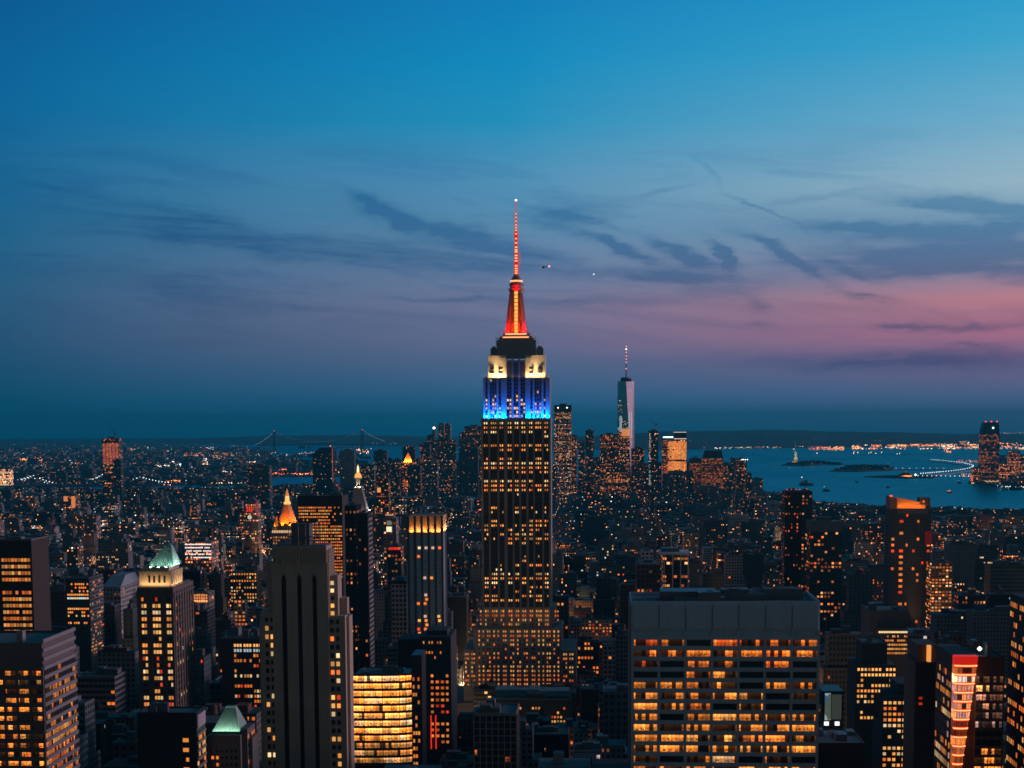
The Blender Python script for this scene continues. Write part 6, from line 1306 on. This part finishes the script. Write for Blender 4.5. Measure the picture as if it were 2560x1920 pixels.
for b in BL:
    Yb = b['y0']; s_ = rnd.random()
    b['wc'] = rnd.choice(['dark', 'dark', 'teal', 'teal', 'grey', 'stone', 'brown', 'brick', 'pale', 'black', 'stone', 'grey'])
    b['prob'] = rnd.choice([.0, .02, .04, .06, .09, .12, .18, .26, .45, .06, .04, .09]); b['tone'] = rnd.random()*1.12; b['wf'] = rnd.choice([.35, .45, .5, .6, .85])
    b['st'] = float(np.interp(Yb, [700, 1500, 3000, 6000], [.8, 1.2, 2.2, 2.3])); b['cw'] = rnd.uniform(2.4, 3.8)*float(np.interp(Yb, [1500, 5000], [1, 1.1])); b['fh'] = rnd.uniform(3.2, 4.0)*float(np.interp(Yb, [1500, 5000], [1, 1.05])); b['seed'] = rnd.random()
    if Yb > 4200: b['prob'] *= .45
    if Yb > 1600 and b['prob'] < .04: b['prob'] += .025
    W_, D_ = b['x1']-b['x0'], b['y1']-b['y0']; tiers = []
    if b['h'] > 40 and rnd.random() < .6:
        n = rnd.choice([2, 2, 3]); f0 = 1.0; zz = 0
        for i in range(n):
            zt_ = b['h']*((i+1)/n)**.6 if i < n-1 else b['h']; ix, iy = W_*(1-f0)/2, D_*(1-f0)/2
            tiers.append((b['x0']+ix, b['x1']-ix, b['y0']+iy, b['y1']-iy, zz, zt_)); zz = zt_; f0 *= rnd.uniform(.62, .86)
    else: tiers.append((b['x0'], b['x1'], b['y0'], b['y1'], 0, b['h']))
    b['tiers'] = tiers
# what can be seen: near to far, against everything already standing nearer
BL.sort(key=lambda b: b['y0'])
SX, SY = 640, 480; cov = np.zeros((SY, SX), bool); ev = []
for f in FOOT: ev.append((f[2], None, f[4], f[5], f[6], f[7]))
for b in BL:
    _x1, py = proj(b['x0'], b['y0'], b['h']); _x2, pb_ = proj(b['x0'], b['y0'], 0); ev.append((b['y0'], b, b['pl'], b['pr'], py, pb_)); b['py'] = py
ev.sort(key=lambda e: e[0])
for _d, b, l, r_, tpy, bpy_ in ev:
    if b is None and r_-l > 250 and tpy < 500: l, r_ = 1200, 1382
    i0, i1, j0, j1 = max(0, int(l/4)), min(SX, int(r_/4)+1), max(0, int(tpy/4)), min(SY, int(bpy_/4)+1)
    if i1 <= i0 or j1 <= j0:
        if b: b['vis'] = 0
        continue
    sub = cov[j0:j1, i0:i1]
    if b is not None:
        v = ~sub; b['vis'] = int(v.sum())
        if b['vis']:
            jj, ii = np.nonzero(v); b['cx'] = (i0+ii.mean())*4; b['cy'] = (j0+jj.mean())*4
    sub[:] = True
BL = [b for b in BL if b['vis'] > 0 or b['y0'] < 3500]
ranked = sorted(BL, key=lambda b: -b['vis']); NEAR = ranked[:205]; REST = ranked[205:]

# labels for the unnamed blocks: their look, and the named building they stand beside
CN = dict(dark='charcoal', teal='teal', grey='grey', stone='beige', brown='brown', brick='reddish', pale='pale', black='black')
def litword(p): return 'nearly unlit' if p < .035 else 'sparsely lit' if p < .08 else 'amber-dotted' if p < .2 else 'brightly windowed'
def shape(b):
    w, h = b['pr']-b['pl'], b['h']; t = len(b['tiers'])
    s = 'stepped' if t > 1 else ('slim' if w < 34 else 'broad' if w > 110 else 'plain')
    return s+' '+CN[b['wc']]+(' tower' if h > 75 else ' mid-rise' if h > 34 else ' low block')
def relation(b, skip=()):
    best = None
    for nm, cx, cy, l, r_, tp, bt in LM:
        if nm in skip: continue
        ddx = 0 if l <= b['cx'] <= r_ else min(abs(b['cx']-l), abs(b['cx']-r_)); ddy = 0 if tp <= b['cy'] <= bt else min(abs(b['cy']-tp), abs(b['cy']-bt))
        d = math.hypot(ddx, ddy*1.1)
        if best is None or d < best[0]: best = (d, nm, b['cx']-max(l, min(r_, b['cx'])), b['cy']-max(tp, min(bt, b['cy'])), cx, cy)
    d, nm, ex, ey, cx, cy = best
    far_ = 'just ' if d < 45 else '' if d < 150 else 'well '
    if abs(ex) < 8 and abs(ey) < 8: w = 'in front of'; far_ = ''
    elif abs(ex) > 1.6*abs(ey): w = 'right of' if ex > 0 else 'left of'
    elif abs(ey) > 1.6*abs(ex): w = 'below' if ey > 0 else 'beyond'
    else: w = ('below and ' if ey > 0 else 'above and ')+('right of' if ex > 0 else 'left of')
    if w == 'beyond': far_ = ''
    return far_+w+' the '+nm, nm
ORD = ['', 'second ', 'third ', 'fourth ', 'fifth ', 'sixth ', 'seventh ', 'eighth ', 'ninth ', 'tenth ', 'eleventh ', 'twelfth ']
seen = {}
def relation2(b, nm):
    w2, n2 = relation(b, (nm,)); return n2
for b in sorted(NEAR, key=lambda b: b['cx']):
    rel, nm = relation(b); lab = litword(b['prob'])+' '+shape(b)+' '+rel
    if lab in seen:
        lab = litword(b['prob'])+' '+shape(b)+' '+rel+', near the '+relation2(b, nm)
    if lab in seen:
        seen[lab] += 1; n = seen[lab]; lab = ORD[min(n, 11)]+litword(b['prob'])+' '+shape(b)+' '+rel
        while lab in seen: n += 1; lab = ORD[min(n, 11)]+litword(b['prob'])+' '+shape(b)+' '+rel
        seen[lab] = 0
    else: seen[lab] = 0
    if len(lab.replace('-', ' ').split()) > 16: lab = lab.split(', near')[0]
    if False: lab = lab.replace(' and ', ' ', 1)
    b['label'] = lab
def battr(b, prob=None): return dict(a=(b['seed'], b['prob'] if prob is None else prob, b['tone'], b['st']), w=(*WC[b['wc']], b['wf']))
big = set(id(b) for b in NEAR[:62])
for b in NEAR:
    parts = id(b) in big; tiers = b['tiers']; cxb, cyb = (b['x0']+b['x1'])/2, (b['y0']+b['y1'])/2
    t = T('tower_block' if b['h'] > 75 else 'apartment_building' if b['wc'] in ('brick', 'brown', 'stone') else 'office_building', b['label'], 'building', (cxb, cyb, 0), 'unnamed city buildings')
    m_ = MB(); k = battr(b, 0 if parts else None)
    for q in tiers: m_.box(*q, b['cw'], b['fh'], **k)
    t.part('wall', m_, city)
    wmat_ = rnd.choice([dstone, brown, steel])
    for q in tiers:
        m_ = MB(); pm = MB()
        m_.box(q[0]+.6, q[1]-.6, q[2]+.6, q[3]-.6, q[5], q[5]+.15); e = .5; pz = q[5]+.9
        pm.box(q[0], q[1], q[2], q[2]+e, q[5], pz); pm.box(q[0], q[0]+e, q[2]+e, q[3], q[5], pz); pm.box(q[1]-e, q[1], q[2]+e, q[3], q[5], pz)
        t.part('roof', m_, roofm); t.part('parapet', pm, wmat_)
    q = tiers[-1]; W_, D_ = q[1]-q[0], q[3]-q[2]
    for i in range(rnd.choice([2, 3, 4])):
        w_, d_ = rnd.uniform(.14, .4)*W_, rnd.uniform(.2, .4)*D_; x = rnd.uniform(q[0]+1, q[1]-w_-1) if W_ > w_+2 else q[0]+.5; y = rnd.uniform(q[2]+1, q[3]-d_-1) if D_ > d_+2 else q[2]+.5
        m_ = MB(); m_.box(x, x+w_, y, y+d_, q[5]+.15, q[5]+rnd.uniform(2.2, 5)); t.part('bulkhead' if i == 0 else 'rooftop_unit', m_, rnd.choice([steel, dstone, roofm, brick]))
    if rnd.random() < .45 and b['y0'] < 2600:
        x, y = rnd.uniform(q[0]+3, q[1]-3), rnd.uniform(q[2]+3, q[3]-3); z_ = q[5]+.15
        m_ = MB(); m_.cyl(x, y, z_+2.6, z_+6.6, 2.0, 1.9, 12); m_.cyl(x, y, z_+6.6, z_+8.0, 2.1, .1, 12)
        for s in ((-1, -1), (1, -1), (1, 1), (-1, 1)): m_.bar((x+s[0]*1.2, y+s[1]*1.2, z_), (x+s[0]*1.2, y+s[1]*1.2, z_+2.6), .15)
        t.part('water_tank', m_, wood)
    if parts:
        q = litf(int(b['seed']*1e6), b['prob']*1.25+.03, ['ooaay', 'aayyw', 'yywwc', 'oarao'][min(3, int(b['tone']*3.99))], .4, 1.25, 2.0, rnd.choice([1, 2, 3]))
        for ti in tiers:
            zlow = max(ti[4], PZ(1930, ti[2], b['cx'])); nf = max(1, round((ti[5]-ti[4])/b['fh'])); fhh = (ti[5]-ti[4])/nf; nc = max(1, round((ti[1]-ti[0])/b['cw'])); vis = min(nf, int((ti[5]-zlow)/fhh))
            if vis > 0: windows(t, 'front', ti[0], ti[1], ti[5]-vis*fhh, ti[5], ti[2], nc, vis, q, wf=b['wf']*.95, hf=.5, cap=36, dark=False, out=.02, mat=lit_office if b['y0'] < 1000 else None)
    t.done()
m_ = MB()
for b in REST:
    k = battr(b)
    for q in b['tiers']: m_.box(*q, b['cw'], b['fh'], **k)
    q = b['tiers'][-1]; W_, D_ = q[1]-q[0], q[3]-q[2]; x, y = q[0]+W_*rnd.uniform(.1, .5), q[2]+D_*rnd.uniform(.1, .5)
    m_.box(x, x+W_*rnd.uniform(.15, .4), y, y+D_*.35, q[5], q[5]+rnd.uniform(2, 4.5), **dict(k, a=(0, 0, 0, .0001)))
single('distant_city_blocks', m_, city, 'mass of small dark distant city blocks dotted with lit windows', 'buildings', kind='stuff')

# ---- far shores: low buildings and thousands of lamps
m_ = MB(); gm_ = MB(); rd = random.Random(99)
LP_ = {'o': (1, .22, .04), 'a': (1, .42, .12), 'w': (1, .80, .58), 'c': (.8, .95, 1), 'r': (1, .07, .03)}
def lamps(n, px0, px1, py0, py1, pal, s0=.5, s1=1.2, b0=.1, b1=.5, z=9, dens=None, clump=0):
    i = 0; cx = None
    while i < n:
        if clump and (cx is None or rd.random() < 1/clump): cx = (rd.uniform(px0, px1), rd.uniform(py0, py1)); cp = rd.choice(pal)
        px, py = (rd.gauss(cx[0], 9), rd.gauss(cx[1], 1.2)) if clump else (rd.uniform(px0, px1), rd.uniform(py0, py1))
        i += 1
        if not (px0 <= px <= px1 and py0 <= py <= py1): continue
        p = G(px, py, z); c = LP_[cp if clump and rd.random() < .7 else rd.choice(pal)]
        gm_.octa(p, p.y/4050*rd.uniform(s0, s1), l=(*c, min(1, 1.5*rd.uniform(b0, b1)**1.3)))
for i in range(1100):                                   # low roofs of the left shore
    px, py = rd.uniform(-20, 905), rd.uniform(1119, 1213); p = G(px, py)
    if 1123 < py < 1140 and px > 640: continue
    if py > 1189 and px > 655: continue
    w_, h_ = rd.uniform(25, 90), rd.uniform(8, 26)*(2.4 if rd.random() < .06 else 1)
    m_.box(p.x, p.x+w_, p.y, p.y+rd.uniform(25, 60), 2, h_, 5, 4.5, a=(rd.random(), rd.choice([.01, .03, .12]), rd.random(), 2.5), w=(*WC[rd.choice(['dark', 'teal', 'grey', 'brown'])], .5))
for i in range(330):
    px, py = rd.choice([(rd.uniform(2500, 2600), rd.uniform(1162, 1222)), (rd.uniform(1650, 2600), rd.uniform(1100, 1117)), (rd.uniform(2455, 2600), rd.uniform(1146, 1157))]); p = G(px, py); w_ = rd.uniform(40, 120)
    m_.box(p.x, p.x+w_, p.y, p.y+40, 2, rd.uniform(8, 30), 6, 5, a=(rd.random(), .05, rd.random(), 3.0), w=(*WC['dark'], .5))
single('distant_city_blocks', m_, city, 'low dark roofs of the far shores across the water', 'buildings', kind='stuff')
lamps(330, 0, 640, 1108, 1212, 'oaaawwcc', .35, .8, .05, .4, 14); lamps(300, 0, 640, 1118, 1190, 'oaowwc', .5, 1.0, .1, .5, 12, clump=7)
lamps(60, 50, 130, 1143, 1152, 'o', .9, 1.6, .3, .6, 14, clump=5); lamps(150, 390, 520, 1144, 1172, 'wcwa', .6, 1.2, .25, .7, 14, clump=8); lamps(60, 460, 600, 1131, 1140, 'oa', .6, 1.0, .2, .5, 14)
lamps(90, 530, 645, 1200, 1208, 'aww', .7, 1.1, .4, .7, 10); lamps(60, 462, 568, 1220, 1223, 'aao', .8, 1.2, .4, .8, 10)
lamps(260, 660, 860, 1171, 1186, 'oorao', .7, 1.4, .25, .7, 10, clump=12); lamps(80, 640, 800, 1130, 1139, 'oaw', .6, 1.0, .15, .5, 14, clump=5); lamps(40, 720, 800, 1178, 1186, 'or', 1.0, 1.6, .4, .7, 8, clump=8)
lamps(36, 890, 930, 1116, 1136, 'oaa', .9, 1.5, .3, .6, 12, clump=6); lamps(60, 925, 1060, 1093, 1096, 'aoww', .35, .6, .25, .5, 20); lamps(16, 930, 990, 1105, 1110, 'cw', .3, .5, .2, .4, 20)
lamps(40, 410, 450, 1200, 1214, 'o', .9, 1.4, .35, .6, 10, clump=14)
lamps(900, 2130, 2560, 1107, 1123, 'ooaaoaw', .5, 1.15, .2, .75, 14, clump=9); lamps(260, 2020, 2110, 1116, 1125, 'orao', .5, 1.0, .2, .55, 10, clump=10); lamps(170, 1640, 2010, 1114, 1121, 'oawwr', .4, .8, .15, .5, 12, clump=6)
lamps(30, 1780, 1860, 1118, 1121, 'ww', .5, .9, .35, .6, 10, clump=10); lamps(70, 1640, 2560, 1086, 1110, 'wcoar', .25, .55, .1, .35, 60); lamps(40, 2360, 2380, 1112, 1132, 'o', .7, 1.2, .35, .6, 20, clump=12)
lamps(40, 2400, 2425, 1101, 1112, 'wo', .5, .8, .3, .6, 24); lamps(26, 2490, 2560, 1081, 1084, 'ow', .35, .6, .3, .6, 40); lamps(20, 2300, 2340, 1081, 1090, 'wo', .3, .5, .2, .5, 40)
lamps(10, 2040, 2260, 1129, 1135, 'w', .8, 1.2, .5, .7, 6); lamps(60, 2390, 2480, 1150, 1156, 'oar', .5, .9, .2, .5, 8); lamps(90, 2490, 2560, 1165, 1224, 'wcoa', .5, .9, .2, .5, 14, clump=5); lamps(40, 2400, 2450, 1184, 1192, 'ao', .5, .9, .3, .5, 8)
lamps(20, 1950, 2235, 1157, 1175, 'wca', .25, .45, .1, .4, 12); lamps(70, 2500, 2560, 1209, 1218, 'cw', .45, .8, .3, .6, 10)
single('distant_city_lights', gm_, glow, 'countless tiny amber and white lamps scattered over the far shores', 'lights', kind='stuff')
# street lamps, traffic and signs deep between the blocks
m_ = MB(); Y = 900.0
while Y < 5600:
    xa, xb = PX(-20, Y), PX(2580, Y); k = math.floor((xa-AV0)/250)
    while AV0+k*250 < xb:
        for s in (-9, 9):
            if rd.random() < .35 and inpoly(AV0+k*250+s, Y, MANH): m_.octa((AV0+k*250+s, Y, 9), Y/4050*rd.uniform(.45, .9), l=(*LP_[rd.choice('oaaw')], rd.uniform(.08, .4)))
        if rd.random() < .2 and inpoly(AV0+k*250, Y, MANH): m_.octa((AV0+k*250+rd.uniform(-6, 6), Y, 1.2), Y/4050*.6, l=(*LP_[rd.choice('rrw')], rd.uniform(.1, .4)))
        k += 1
    Y += 26
for b in BL:                                            # lamps on roof stairs, signs and yards
    if rd.random() < .28 and b['y0'] > 1000:
        q = rd.choice(b['tiers']); m_.octa((rd.uniform(q[0], q[1]), q[2]-.8, q[5]-rd.uniform(-2, q[5]*.5)), b['y0']/4050*rd.uniform(.4, .95), l=(*LP_[rd.choice('ooaaawwcr')], rd.uniform(.08, .5)))
Yt = 1140.0
while Yt < 2700:                                        # traffic and shop fronts on the avenue beside the great tower
    for lane in (-7, -3.5, 0, 3.5, 7):
        if rd.random() < .4: m_.octa((AV0+lane, Yt+rd.uniform(-4, 4), 1.3), Yt/4050*rd.uniform(.3, .6), l=(*LP_[rd.choice('rrraaw')], rd.uniform(.12, .5)))
    if rd.random() < .5: m_.octa((AV0+rd.choice([-12, 12]), Yt, rd.uniform(4, 9)), Yt/4050*rd.uniform(.5, 1.0), l=(*LP_[rd.choice('oraaw')], rd.uniform(.1, .4)))
    Yt += 11
for i in range(190):                                    # lamps that light the street walls
    Yl = rd.uniform(1000, 3600); kk = math.floor((PX(rd.uniform(0, 2560), Yl)-AV0)/250+.5); xl = AV0+kk*250+rd.choice([-8, 8]); 
    if rd.random() < .35: xl += rd.uniform(-120, 120); Yl = 640+round((Yl-640)/79)*79+2
    if not inpoly(xl, Yl, MANH): continue
    ld = bpy.data.lights.new('street_lamp_light', 'POINT'); ld.energy = rd.uniform(8000, 42000); ld.color = rd.choice([(1, .42, .14), (1, .34, .10), (1, .62, .35)]); ld.shadow_soft_size = 1
    lo_ = bpy.data.objects.new('street_lamp_light', ld); C.objects.link(lo_); lo_.location = (xl, Yl, rd.uniform(9, 16))
single('street_lights', m_, glow, 'tiny amber street lamps, traffic and roof lamps between the city blocks', 'lights', kind='stuff')

# ------------------------------------------------------------------ air
hm = bpy.data.materials.new('haze'); hm.use_nodes = True; hm.node_tree.nodes.clear(); b = NB(hm.node_tree)
pv = b.n('ShaderNodeVolumePrincipled'); out = b.n('ShaderNodeOutputMaterial'); hm.node_tree.links.new(pv.outputs[0], out.inputs['Volume'])
pv.inputs['Color'].default_value = (.02, .55, .80, 1); pv.inputs['Density'].default_value = 3.8e-5; pv.inputs['Anisotropy'].default_value = .0
m_ = MB(); m_.box(-14500, 14500, -1200, 36000, -3, 475, bottom=True); single('haze', m_, hm, kind='stuff')
